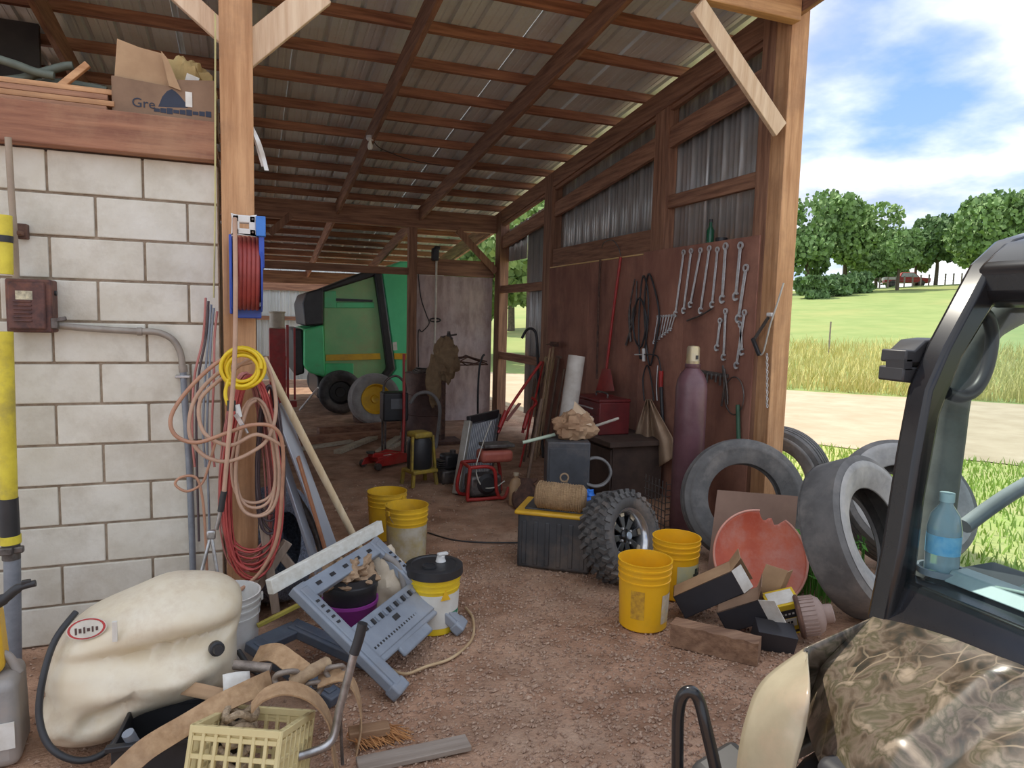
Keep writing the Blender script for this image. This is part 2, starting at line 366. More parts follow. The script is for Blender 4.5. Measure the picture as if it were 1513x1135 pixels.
# --- back and far left walls
wb = empty('wall_back', (0, 18.2, 0)); struct(wb, 'corrugated metal back wall')
def back_sheet(x0, zhi):
    b = MB(); pr = rib_profile(.9144)
    for (u, h) in pr: b.v += [(x0 + u, -h, .0), (x0 + u, -h, zhi)]
    for k in range(len(pr) - 1): b.f.append((2 * k, 2 * k + 2, 2 * k + 3, 2 * k + 1))
    b.build('wall_sheet', M_btin, wb, smooth=20, fix=False)
M_btin = mat('bright_tin', (.66, .69, .69), (.5, .53, .53), sc=2, st=(1, 1, .2), rough=.5, metal=.4)
x = -3.6
while x < 2.0: back_sheet(x, 3.0); x += .9144
for z, h in ((2.35, .22), (1.55, .1), (.55, .1)): MB().span((-3.6, -.07, z - h / 2), (2.6, -.025, z + h / 2)).build('girt', old('x'), wb)
struct(MB().span((-3.7, 4.1, 0), (-3.62, 10.0, 3.6)).build('wall_unseen_left', mat('shade_siding', (.06, .05, .045))), 'unseen dark wall added to darken the far side of the barn')  # out of view, added to keep the barn interior dark
# ================================================================ shared makers
class TH:
    """a thing whose parts are given in world coordinates"""
    def __init__(s, name, label, cat, base, group=None):
        s.b = Vector(base); s.e = thing(name, label, cat, s.b, group=group); s.M = T(-s.b)
    def part(s, name, mb, m, sub=None, label=None, **k):
        o = mb.xf(s.M).build(name, m, sub if sub is not None else s.e, **k)
        if label: o['label'] = label
        return o
    def hose(s, name, pts, r, m, sub=None, n=7, seg=6, closed=False):
        return s.part(name, MB().tube(spline(pts, seg, closed), r, n, closed), m, sub, smooth=80)
def ribbon(mb, pts, w, t, side=(0, 1, 0), seg=8):
    """flat strap: pts centre line, side = width direction"""
    P = spline(pts, seg); sd = Vector(side).normalized(); o = len(mb.v); m = len(P)
    for i, p in enumerate(P):
        d = (P[min(i + 1, m - 1)] - P[max(i - 1, 0)]).normalized(); s_ = (sd - d * sd.dot(d)).normalized(); nn = d.cross(s_) * t / 2
        for q in (s_ * w / 2 + nn, -s_ * w / 2 + nn, -s_ * w / 2 - nn, s_ * w / 2 - nn): mb.v.append(tuple(p + q))
    for i in range(m - 1):
        for k in range(4): mb.f.append((o + i * 4 + k, o + i * 4 + (k + 1) % 4, o + i * 4 + 4 + (k + 1) % 4, o + i * 4 + 4 + k))
    mb.f.append((o, o + 1, o + 2, o + 3)); mb.f.append(tuple(o + (m - 1) * 4 + k for k in (3, 2, 1, 0))); return mb
def crumple(mb, c, rx, ry, rz, amp=.3, fr=9, nu=22, nv=14, seed=0, zmin=None):
    """a wrinkled lump"""
    def fn(u, v):
        a = 2 * PI * u; q = PI * v; d = Vector((math.cos(a) * math.sin(q), math.sin(a) * math.sin(q), math.cos(q)))
        k = 1 + amp * noise.noise(d * fr * .35 + Vector((seed, 0, 0))) + amp * .5 * noise.noise(d * fr + Vector((0, seed, 0)))
        z = d.z * rz * k
        if zmin is not None: z = max(z, zmin)
        return (c[0] + d.x * rx * k, c[1] + d.y * ry * k, c[2] + z)
    return mb.grid(fn, nu, nv)
def bucket(name, label, loc, r=.15, h=.37, m=None, rz=0, tilt=0, group='yellow buckets', bail=True, lab=None, inside=None, cat='bucket'):
    t = thing(name, label, cat, M=T(Vector(loc)) @ rotm(0, tilt, rz)); t['group'] = group
    if not group: del t['group']
    rb = r * .87; pr = [(0, .004), (rb - .006, 0), (rb, .006)]
    for z, dr in ((.70, 0), (.705, .004), (.725, .004), (.73, 0), (.80, 0), (.805, .005), (.83, .005), (.835, .0), (.89, .0), (.895, .006), (.92, .006), (.925, .001), (.985, .001), (.988, .006), (1, .006)):
        pr.append((rb + (r - .006 - rb) * z + dr, h * z))
    pr += [(r - .008, h), (r - .010, h * .9), (rb - .004, .012), (0, .012)]
    MB().lathe(pr, 36).build('body', m or M_yellow, t, smooth=35)
    if bail:
        pts = [(r * math.cos(a), .0 - r * .55 * math.sin(a), h * .9 - r * .95 * math.sin(a)) for a in [PI * k / 12 for k in range(13)]]
        MB().tube(pts, .0022, 6).build('handle', M_steel, t)
        for s in (-1, 1): MB().box(s * (r + .003), 0, h * .9, .012, .03, .035).build('handle_lug', m or M_yellow, t, bevel=.004)
    if lab:
        for (a0, a1, z0, z1, lm) in lab:
            f = lambda z: rb + (r - .006 - rb) * z / h + .0015
            MB().lathe([(f(z0 * h), z0 * h), (f(z1 * h), z1 * h)], 28 if a1 - a0 > 5 else 14, a0=a0, a1=a1, caps=False).build('label', lm, t, fix=False)
    return t
def tyre_prof(R, w, bead, grooves=3, crown=.012, n=7):
    """closed (r, z) section of a tyre lying on its side, z across its width"""
    hw = w / 2; P = [(bead, -hw * .62), (bead + (R - bead) * .18, -hw * .80), (bead + (R - bead) * .55, -hw * 1.0), (R - .055, -hw * .97), (R - .015, -hw * .84)]
    ws = hw * .80; seg = 2 * ws / (grooves + 1) if grooves else 0
    for g in range(grooves + 1):
        a = -ws + seg * g; b = a + seg; cr = lambda z: R - crown * (z / ws) ** 2
        P += [(cr(a + .006), a + .006), (cr(b - .006), b - .006)]
        if g < grooves: P += [(R - .016, b - .004), (R - .016, b + .004)]
    P += [(R - .015, hw * .84), (R - .055, hw * .97), (bead + (R - bead) * .55, hw), (bead + (R - bead) * .18, hw * .80), (bead, hw * .62), (bead + .012, hw * .5), (bead + (R - bead) * .5, hw * .82), (R - .05, hw * .7), (R - .035, 0), (R - .05, -hw * .7), (bead + (R - bead) * .5, -hw * .82), (bead + .012, -hw * .5)]
    return P
def axis_frame(c, axis, spin=0):
    a = Vector(axis).normalized(); q = a.to_track_quat('Z', 'Y'); return T(Vector(c)) @ q.to_matrix().to_4x4() @ Matrix.Rotation(spin, 4, 'Z')
# ================================================================ LEFT SIDE
# --- electric box and conduit
M_rbox = mat('rusty_box_paint', (.17, .075, .06), (.075, .04, .038), sc=16, rough=.65, metal=.2, bump=.15, dirt=(.33, .13, .06), dsc=6, damt=.6)
t = TH('switch_box', 'rusty brown electrical switch box with a torn label on the block wall', 'switch box', (-.93, 3.9, 1.44))
a = AY(6, 411, 3.79); b_ = AY(78, 492, 3.79)
t.part('body', MB().span((a.x, 3.79, b_.z), (b_.x, 3.908, a.z)), M_rbox, bevel=.008)
lid = t.part('lid', MB().span((a.x + .012, 3.772, b_.z + .014), (b_.x - .022, 3.79, a.z - .014)), M_rbox, bevel=.014, seg=3)
for k in range(6): t.part('louvre', MB().span((a.x + .035, 3.766, b_.z + .05 + k * .018), (b_.x - .075, 3.773, b_.z + .058 + k * .018)), M_rbox, lid, bevel=.003)
t.part('label', MB().span((a.x + .045, 3.7695, a.z - .095), (b_.x - .07, 3.7725, a.z - .055)), mat('yellowed_label', (.72, .66, .45), (.3, .27, .2), sc=40), lid)
t.part('lever', MB().bar((b_.x, 3.80, b_.z + .055), (b_.x + .06, 3.77, b_.z + .07), .012, .02).box(b_.x + .008, 3.80, b_.z + .045, .03, .03, .05), M_dsteel, bevel=.004)
t.part('knockout', MB().lathe([(0, 0), (.012, 0), (.012, .012), (0, .012)], 12, T(b_.x - .002, 3.85, a.z - .06) @ rotm(0, PI / 2)), M_black)
M_cond = mat('conduit_grey', (.36, .33, .29), (.25, .215, .18), sc=10, rough=.5, metal=.3, dirt=(.30, .2, .13), damt=.5)
M_cond2 = mat('conduit_blue_grey', (.28, .31, .35), (.20, .22, .25), sc=10, rough=.5, metal=.2)
t = TH('electrical_conduit', 'grey conduit bending down the block wall from the switch box', 'conduit', (-.4, 3.9, 1.4))
t.hose('pipe', [AY(80, 481, 3.872), AY(140, 486, 3.872), AY(206, 490, 3.872)], .0165, M_cond, n=12)
t.hose('elbow', [AY(204, 490, 3.872), AY(232, 491, 3.872), AY(254, 501, 3.872), AY(266, 520, 3.872), AY(270, 545, 3.872)], .0165, M_cond, n=12)
t.hose('pipe', [AY(270, 542, 3.872), AY(275, 620, 3.872), AY(281, 720, 3.872), AY(287, 900, 3.872)], .0165, M_cond2, n=12)
for p, q in (((203, 490), (210, 490)), ((270, 540), (271, 550))): t.hose('coupling', [AY(*p, 3.872), AY(*q, 3.872)], .021, M_cond, n=12)
t.part('strap', MB().box(AY(271, 556, 3.9).x, 3.88, AY(271, 556, 3.9).z, .07, .05, .016), M_steel, bevel=.004)
t = TH('riser_conduit', 'thin tan conduit dropping from the loft beam into the switch box', 'conduit', (-1.0, 3.9, 1.8))
t.hose('pipe', [AY(12, 203, 3.80), AY(17, 290, 3.81), AY(22, 360, 3.82), AY(24, 411, 3.83)], .014, mat('tan_conduit', (.42, .33, .24), (.3, .23, .17), rough=.5), n=10)
t.part('bracket', MB().box(AY(33, 342, 3.88).x, 3.885, AY(33, 342, 3.88).z, .045, .045, .07).box(AY(26, 345, 3.85).x, 3.85, AY(26, 345, 3.85).z, .05, .08, .02), M_rust, bevel=.005)
# --- yellow wrapped pole at the wall
M_ytape = mat('yellow_wrap', (.78, .66, .06), (.60, .48, .04), sc=9, rough=.5, bump=.2, dirt=(.25, .2, .08), dsc=7)
t = TH('wrapped_pole', 'upright pole wrapped in yellow and black beside the switch box', 'pole', G(12, 985))
def vp(px0, py0, px1, py1, r, m, name): t.part(name, MB().tube([AY(px0, py0, 3.72), AY(px1, py1, 3.72)], r, 14), m)
vp(4, 318, 6, 405, .036, M_ytape, 'yellow_sleeve'); vp(5, 490, 12, 736, .038, M_ytape, 'yellow_sleeve'); vp(12, 736, 15, 792, .040, M_black, 'black_sleeve')
vp(15, 791, 16, 803, .043, M_ytape, 'yellow_band'); vp(16, 803, 17, 826, .037, M_dsteel, 'clamp'); vp(18, 826, 20, 985, .034, M_cond2, 'pipe')
t.part('clamp_bolt', MB().box(AY(26, 812, 3.7).x, 3.7, AY(26, 812, 3.7).z, .05, .03, .03).box(AY(8, 815, 3.68).x, 3.68, AY(8, 815, 3.68).z, .06, .03, .035), M_dsteel, bevel=.006)
t.part('black_band', MB().tube([AY(4, 348, 3.72), AY(4, 358, 3.72)], .040, 14), M_black)
# --- grey jug with a fuel can on top
M_gjug = mat('dusty_grey_plastic', (.40, .385, .37), (.28, .265, .25), sc=5, rough=.6, dirt=(.36, .25, .17), damt=.5)
g0 = G(20, 1090); t = thing('plastic_jug', 'dusty grey plastic jug under the yellow fuel can', 'jug', (g0.x - .08, 2.98, 0), rz=.1)
MB().box(0, 0, .165, .30, .24, .33, taper=.96).build('body', M_gjug, t, bevel=.035, seg=4)
MB().tube(spline([(.02, 0, .33), (.05, 0, .385), (.10, 0, .385), (.135, 0, .31)], 6), .016, 10).build('handle', M_gjug, t, smooth=80)
MB().lathe([(.03, 0), (.03, .03), (0, .03)], 16, T(-.06, 0, .33)).build('cap', M_black, t)
MB().box(.1, -.122, .13, .07, .006, .1).build('label', M_paper, t)
t = thing('fuel_can', 'yellow fuel can with a long black spout', 'fuel can', (g0.x - .11, 3.0, .335), rz=.15)
MB().box(0, 0, .115, .25, .17, .23, taper=.9).build('body', M_yellow, t, bevel=.03, seg=4)
MB().tube(spline([(-.1, 0, .22), (-.06, 0, .285), (.01, 0, .285), (.05, 0, .23)], 6), .014, 10).build('handle', M_yellow, t, smooth=80)
sp = MB().tube([(.06, 0, .215), (.075, 0, .235), (.09, 0, .245)], [.034, .034, .026], 14).tube(spline([(.085, 0, .24), (.13, -.01, .268), (.17, -.015, .30), (.225, -.02, .312)], 6), [.022] * 6 + [.018] * 7 + [.013] * 6, 12); sp.build('spout', M_black, t, smooth=60)
MB().box(.195, -.017, .318, .03, .02, .02).build('spout_trigger', M_black, t, bevel=.003)
# --- white tank
M_tank = mat('milky_poly', (.80, .74, .60), (.70, .60, .43), sc=3, rough=.30, dirt=(.50, .36, .23), dsc=3.2, damt=.7)
YT = 3.0
out = [(92, 938), (118, 912), (150, 893), (200, 871), (245, 852), (285, 848), (325, 851), (350, 864), (358, 882), (356, 905), (350, 930), (350, 965), (347, 985), (335, 1000), (318, 1012), (285, 1018), (255, 1022), (230, 1032), (208, 1048), (190, 1064), (172, 1078), (140, 1088), (100, 1089), (72, 1080), (62, 1062), (60, 1045), (72, 1015), (70, 995), (76, 965)]
base = G(190, 1092); t = TH('sprayer_tank', 'big moulded white plastic sprayer tank leaning among the clutter', 'tank', (base.x, YT, 0))
P2 = [AY(x, y, YT) for x, y in out]; P2 = spline(P2, 4, True); cen = AY(215, 965, YT)
def feat(x, z):
    def gsn(px, py, sx, sy, a, rot=0):
        c = AY(px, py, YT); dx, dz = x - c.x, z - c.z; u = dx * math.cos(rot) + dz * math.sin(rot); w = -dx * math.sin(rot) + dz * math.cos(rot); return a * math.exp(-(u / sx) ** 2 - (w / sz(sy)) ** 2)
    sz = lambda q: q
    f = gsn(255, 962, .24, .05, .075, .12) + gsn(270, 985, .20, .05, .03) + gsn(120, 1050, .14, .08, .05) + gsn(285, 880, .24, .07, .06)
    f -= gsn(270, 920, .34, .026, .07, .10) + gsn(190, 1000, .18, .026, .05, .5) + gsn(150, 1025, .03, .05, .03) + gsn(120, 930, .02, .06, .0)
    f += gsn(215, 975, .07, .03, .025) + gsn(118, 1040, .12, .018, .022, .05)
    return f
b = MB(); NR = 16; n = len(P2)
def ring(th, side):
    sc_ = math.cos(th) ** .42 if math.cos(th) > 1e-6 else 0.0; dep = .23 * math.sin(th) ** .8 if th > 0 else 0
    for p in P2:
        d_ = p - cen; e_ = Vector((d_.x, 0, d_.z)).normalized(); e_ = Vector((e_.x * .30, 0, e_.z * .165)); kk = sc_ ** 3
        q = cen + (d_ * kk + e_ * (1 - kk)) * sc_; y = YT - side * dep
        if side > 0: y -= feat(q.x, q.z) * min(1, math.sin(th) * 1.3)
        b.v.append((q.x, y, q.z))
ths = [k / NR * PI / 2 for k in range(NR + 1)]
for th in reversed(ths[1:]): ring(th, -1)
for th in ths: ring(th, 1)
m_ = len(b.v) // n
for i in range(m_ - 1):
    for k in range(n): b.f.append((i * n + k, i * n + (k + 1) % n, (i + 1) * n + (k + 1) % n, (i + 1) * n + k))
tank = t.part('body', b, M_tank, smooth=70, fix=True)
cp = AY(318, 966, 2.74)
t.part('drain_fitting', MB().lathe([(0, .055), (.017, .055), (.02, .03), (.02, .028), (.028, .026), (.028, 0), (0, 0)], 16, axis_frame((cp.x, 2.79, cp.z), (.25, -1, .2))), M_black)
lp = AY(128, 930, 2.83)
LM = axis_frame((lp.x, 2.835, lp.z), (-.25, -1, .32)) @ Matrix.Rotation(PI + .15, 4, 'Z')
o = MB().lathe([(0, 0), (.07, 0), (.07, .003), (0, .003)], 28).xf(T(-t.b) @ LM @ Matrix.Diagonal((1, .55, 1, 1))).build('oval_label', mat('label_cream', (.75, .7, .6)), t.e)
MB().lathe([(.058, .003), (.066, .003), (.066, .0045), (.058, .0045)], 28, closed=True).xf(T(-t.b) @ LM @ Matrix.Diagonal((1, .55, 1, 1))).build('label_ring', M_red, o)
b = MB()
for k, (hh, ww) in enumerate(((.014, .008), (.02, .006), (.012, .010), (.022, .006), (.016, .009), (.024, .007))): b.box(-.036 + k * .0145, .004, .0045, ww, hh, .001)
b.xf(T(-t.b) @ LM).build('label_smudged_print', mat('label_ink', (.10, .05, .04)), o)
sl = AY(171, 930, 2.80); t.part('white_sticker', MB().box(sl.x, 2.782, sl.z, .016, .012, .075), M_paper)
t.hose('hose', [AY(112, 905, 2.95), AY(82, 945, 2.86), AY(64, 1000, 2.8), AY(58, 1060, 2.76), AY(75, 1105, 2.72), AY(115, 1124, 2.70), AY(155, 1112, 2.72), AY(185, 1075, 2.78), AY(212, 1035, 2.88)], .012, M_black, n=10)
# --- white bucket behind the tank
q = G(338, 985); bucket('bucket', 'white bucket half hidden behind the sprayer tank', (q.x, 3.42, 0), m=M_white, group=None)
# --- hose reel on the post
M_rhose = mat('red_rubber_hose', (.36, .06, .05), (.22, .04, .035), rough=.5)
t = TH('hose_reel', 'blue and white air hose reel with dark red hose on the post', 'hose reel', (-.03, 3.85, 1.75))
c = AY(364, 404, 3.66); x0 = AY(343, 404, 3.66).x; x1 = AY(386, 404, 3.66).x; RR = .185
for xx in (x0, x1): t.part('side_plate', MB().lathe([(.03, -.004), (RR, -.004), (RR + .004, 0), (RR, .004), (.03, .004)], 32, axis_frame((xx, c.y, c.z), (1, 0, 0))), M_blue)
for k in range(6):
    xx = x0 + .018 + (x1 - x0 - .036) * k / 5; t.part('hose_turn', MB().tube([(xx + .003 * math.sin(a), c.y + (RR - .015) * math.cos(a), c.z + (RR - .015) * math.sin(a)) for a in [2 * PI * j / 36 for j in range(36)]], .0115, 8, True), M_rhose, smooth=80)
t.part('drum', MB().lathe([(.14, x0 - c.x), (.14, x1 - c.x)], 24, axis_frame(c, (1, 0, 0))), M_dsteel)
wa, wb_ = AY(343, 319, 3.56), AY(378, 350, 3.56)
fr_ = MB()
for (p, q) in (((wa.x, 3.50, wa.z - .035), (wb_.x, 3.55, wa.z)), ((wa.x, 3.50, wb_.z), (wb_.x, 3.55, wb_.z + .03)), ((wa.x, 3.50, wb_.z), (wa.x + .032, 3.55, wa.z)), ((wb_.x - .03, 3.50, wb_.z), (wb_.x, 3.55, wa.z))): fr_.span(p, q)
t.part('guide_frame', fr_, M_white, bevel=.005)
for sx in (wa.x + .014, wb_.x - .014):
    for sz_ in (wa.z - .016, wb_.z + .014): t.part('bolt', MB().lathe([(0, 0), (.005, 0), (.005, .006), (0, .006)], 8, axis_frame((sx, 3.50, sz_), (0, -1, 0))), M_dsteel)
t.part('guide_arm', MB().span((wb_.x, 3.49, wb_.z - .003), (AY(392, 330, 3.56).x, 3.56, wa.z)), mat('sky_blue_paint', (.05, .22, .68), rough=.4), bevel=.004)
t.part('mount', MB().span((x0, 3.70, c.z - .22), (x1, 3.85, c.z - .16)).span((x1 - .012, 3.5, c.z + .02), (x1 + .012, 3.86, c.z + .2)).span((x0 - .012, 3.6, c.z - .2), (x0 + .0, 3.86, c.z + .18)), M_blue, bevel=.005)
M_tan = mat('tan_rubber_hose', (.55, .36, .25), (.42, .26, .18), rough=.6)
t.hose('hose_tail', [AY(347, 322, 3.50), AY(348, 420, 3.46), AY(347, 520, 3.45), AY(342, 600, 3.45), AY(337, 660, 3.46), AY(331, 728, 3.47)], .0105, M_tan, n=8)
t.hose('hose_end', [AY(331, 726, 3.47), AY(326, 756, 3.47)], .015, M_black); t.hose('coupler', [AY(326, 755, 3.47), AY(320, 782, 3.48)], .010, M_steel)
# --- yellow coil
t = TH('hose_coil', 'bright yellow hose coiled on the post above the tangled cords', 'hose', AY(359, 575, 3.6))
c = AY(359, 544, 3.58); M_yh = mat('yellow_hose', (.86, .62, .02), (.72, .5, .02), rough=.4)
pts = []
for k in range(6 * 28):
    a = 2 * PI * k / 28; r = .082 + .018 * math.sin(k * .137) ; pts.append(c + Vector((r * math.cos(a), -.025 + .05 * (k / 168), r * math.sin(a))))
t.part('coil', MB().tube(pts, .0095, 7), M_yh, smooth=80)
t.hose('tail', [AY(338, 560, 3.56), AY(333, 580, 3.55), AY(336, 596, 3.54), AY(342, 602, 3.54)], .009, M_yh); t.hose('fitting', [AY(342, 592, 3.53), AY(342, 607, 3.53)], .02, M_black, n=10)
t = TH('air_blow_gun', 'small steel blow gun hanging under the yellow coil', 'tool', AY(352, 625, 3.54))
t.hose('body', [AY(350, 598, 3.53), AY(354, 616, 3.53)], .014, M_white); t.part('trigger', MB().bar(AY(348, 612, 3.52), AY(358, 628, 3.52), .012, .02), M_steel)
t.hose('nozzle', [AY(356, 622, 3.52), AY(366, 640, 3.52)], .007, M_steel)
# --- cords and hoses hung on the post
def coil(name, label, m, r, cx, top, bot, w, Y, turns, jit=.012, seed=0, sub=None):
    rnd = random.Random(seed); pts = []
    A = AY(cx, top, Y); B = AY(cx, bot, Y); ww = w * Y / F_PX / 2
    for k in range(turns):
        s = rnd.uniform(.78, 1.0); q = rnd.uniform(.85, 1.0); ox = rnd.uniform(-jit, jit); oy = rnd.uniform(-.03, .03)
        for j in range(14):
            a = 2 * PI * j / 14 + PI / 2; vz = (math.sin(a) + 1) / 2; z = B.z + (A.z - B.z) * (1 - q + q * vz if vz < .5 else vz)
            wd = ww * s * (abs(math.cos(a)) ** .8) * (1 if math.cos(a) >= 0 else -1) * (1.0 - .45 * vz)
            pts.append(Vector((A.x + wd + ox, Y + oy + .012 * math.sin(a), z + rnd.uniform(-.004, .004))))
    P = spline(pts, 3); o = MB().tube(P, r, 6).build(name, m, smooth=80); tag(o, label, 'cord' if 'cord' in name else 'hose'); return o
M_cordr = mat('red_cord', (.56, .10, .085), (.40, .06, .055), rough=.5); M_cordp = mat('faded_pink_cord', (.55, .22, .19), (.40, .14, .12), rough=.55)
M_cordd = mat('dark_cord', (.10, .07, .075), (.06, .045, .05), rough=.5); M_bhose = mat('brown_air_hose', (.50, .27, .17), (.36, .18, .11), rough=.55)
coil('extension_cord', 'long red extension cord hung in tall loops on the post', M_cordr, .0052, 372, 556, 858, 100, 3.70, 15, seed=1)
coil('extension_cord', 'faded pink extension cord looped behind the red one', M_cordp, .0048, 362, 552, 845, 88, 3.76, 12, seed=5)
coil('power_cord', 'dark cord hanging beside the red cords towards the leaning pole', M_cordd, .0055, 398, 570, 790, 46, 3.72, 9, seed=9)
coil('rubber_hose', 'tan rubber hose hung in short loops under the cords', M_tan, .0085, 378, 590, 770, 80, 3.64, 4, seed=12)
o = hose('air_hose', [AY(372, 520, 3.62), AY(330, 530, 3.58), AY(285, 568, 3.56), AY(254, 612, 3.54), AY(258, 642, 3.53), AY(290, 654, 3.52), AY(335, 640, 3.5), AY(372, 628, 3.5), AY(405, 632, 3.52), AY(418, 662, 3.55), AY(416, 740, 3.57), AY(408, 800, 3.58), AY(385, 845, 3.56), AY(355, 872, 3.54)], .0095, M_bhose, n=8)
tag(o, 'brown air hose swinging out in a wide loop over the block wall', 'hose')
o = hose('air_hose', [AY(372, 535, 3.66), AY(325, 550, 3.64), AY(288, 590, 3.62), AY(280, 640, 3.60), AY(300, 672, 3.58), AY(335, 682, 3.56), AY(372, 668, 3.55), AY(398, 645, 3.56), AY(408, 600, 3.6), AY(398, 548, 3.64), AY(376, 528, 3.66), AY(312, 572, 3.62), AY(294, 600, 3.61), AY(302, 640, 3.58), AY(340, 658, 3.53), AY(380, 642, 3.53), AY(420, 660, 3.56)], .0095, M_tan, n=8)
tag(o, 'tan air hose crossing itself in front of the post', 'hose')
o = hose('thin_hose', [AY(318, 655, 3.6), AY(308, 690, 3.6), AY(298, 715, 3.6), AY(276, 726, 3.6), AY(259, 716, 3.6), AY(268, 705, 3.6), AY(290, 706, 3.6), AY(299, 735, 3.6), AY(303, 780, 3.62), AY(306, 850, 3.64)], .0065, M_bhose, n=7); tag(o, 'thin brown hose with a small curl against the block wall', 'hose')
t = TH('hanging_cables', 'bundle of thin red and blue cables dropping behind the hose reel', 'cable', AY(305, 560, 3.75))
for k, (xa, xb, m) in enumerate(((300, 284, M_cordp), (304, 290, M_cordd), (308, 300, M_cond2), (312, 306, M_cond2), (317, 313, M_cordp))): t.hose('cable', [AY(xa + 4, 440 + 5 * k, 3.78), AY(xa, 500, 3.77), AY(xb + 3, 560, 3.76), AY(xb, 640, 3.76), AY(xb + 4, 800 if k in (1, 3) else 690, 3.76)], .006, m)
t = TH('rigging_turnbuckle', 'steel turnbuckle with two splayed rods under the hose end', 'turnbuckle', AY(310, 840, 3.5))
p0 = AY(312, 790, 3.5); t.part('clamp', MB().box(p0.x, 3.5, p0.z, .04, .03, .045), M_steel, bevel=.008)
for px in (296, 322): t.hose('rod', [p0, AY(px, 852, 3.46)], .0085, M_steel)
o = MB().tube([AY(318, 20, 3.80), AY(318, 300, 3.80), AY(316, 440, 3.80)], .0045, 6).build('thin_rod', mat('yellow_rod', (.62, .55, .25), rough=.5)); tag(o, 'thin yellowish rod standing in the gap beside the post', 'rod')
t = TH('plastic_scrap', 'torn strip of white plastic snagged on the post', 'scrap', AY(385, 240, 3.9))
b = MB(); ribbon(b, [AY(372, 188, 3.9), AY(380, 205, 3.86), AY(386, 222, 3.88), AY(390, 236, 3.9), AY(394, 252, 3.88)], .022, .001, (1, .3, 0)); ribbon(b, [AY(374, 196, 3.9), AY(384, 232, 3.9), AY(388, 246, 3.9)], .012, .001, (1, -.4, .2)); t.part('strip', b, M_white)
# --- leaning poles, boards and a tyre behind the sawhorse
q0, q1 = AY(389, 530, 3.80), G(560, 868); q1.z = .01
o = MB().tube([q0, q0 + (q1 - q0) * .33, q0 + (q1 - q0) * .66, q1], .021, 14).build('wooden_pole', wood('cream_pole', (.74, .60, .40), (.62, .47, .28), 'z', bump=.05)); tag(o, 'long smooth cream pole leaning against the post', 'pole')
M_alu = mat('brushed_aluminium', (.66, .70, .76), (.52, .57, .66), sc=4, st=(1, 1, .3), rough=.35, metal=.55)
o = MB().bar(AY(412, 598, 3.88), G(520, 892), .125, .012, (1, -.6, .3)).build('metal_strip', M_alu, bevel=.002); tag(o, 'wide bluish aluminium strip leaning beside the cream pole', 'metal strip')
o = MB().bar(AY(405, 640, 3.92), G(490, 905), .07, .02, (1, -.6, .3)).build('metal_channel', M_alu, bevel=.003); tag(o, 'narrow aluminium channel behind the wide strip', 'metal strip')
o = MB().bar(AY(440, 675, 3.80), G(508, 905), .035, .012, (1, -.4, .3)).build('copper_strip', mat('copper_brown', (.50, .24, .13), (.36, .15, .08), rough=.5, metal=.3), bevel=.002); tag(o, 'thin copper brown strip on the aluminium strip', 'metal strip')
o = hose('bent_pipe', [AY(418, 690, 3.98), AY(438, 735, 3.98), AY(462, 775, 4.0), AY(480, 830, 4.0), G(492, 870)], .022, M_dsteel, n=10); tag(o, 'dark bent pipe leaning behind the aluminium strip', 'pipe')
tc_ = AY(408, 842, 4.18); tc_.z = .34
o = MB().lathe(tyre_prof(.34, .22, .18), 40, closed=True).xf(axis_frame(tc_, (.85, -.5, .12))).build('tyre', mat('blue_reflect_rubber', (.20, .23, .30), (.06, .065, .08), sc=70, rough=.6, bump=.2), smooth=45); tag(o, 'speckled worn tyre with a painted bluish reflection standing behind the leaning strips', 'tyre')  # blue tint paints a reflection into the worn, speckled rubber
t = TH('timber_offcuts', 'grey timber props crossed at the foot of the post', 'lumber', G(395, 930))
for a, b_ in (((385, 745, 3.75), (408, 905, 3.7)), ((425, 800, 3.8), (378, 870, 3.75)), ((392, 790, 3.8), (440, 850, 3.8))): t.part('prop', MB().bar(AY(*a), AY(*b_), .045, .045), wood('grey_lumber', (.38, .29, .22), (.25, .18, .13), 'z'), bevel=.004)
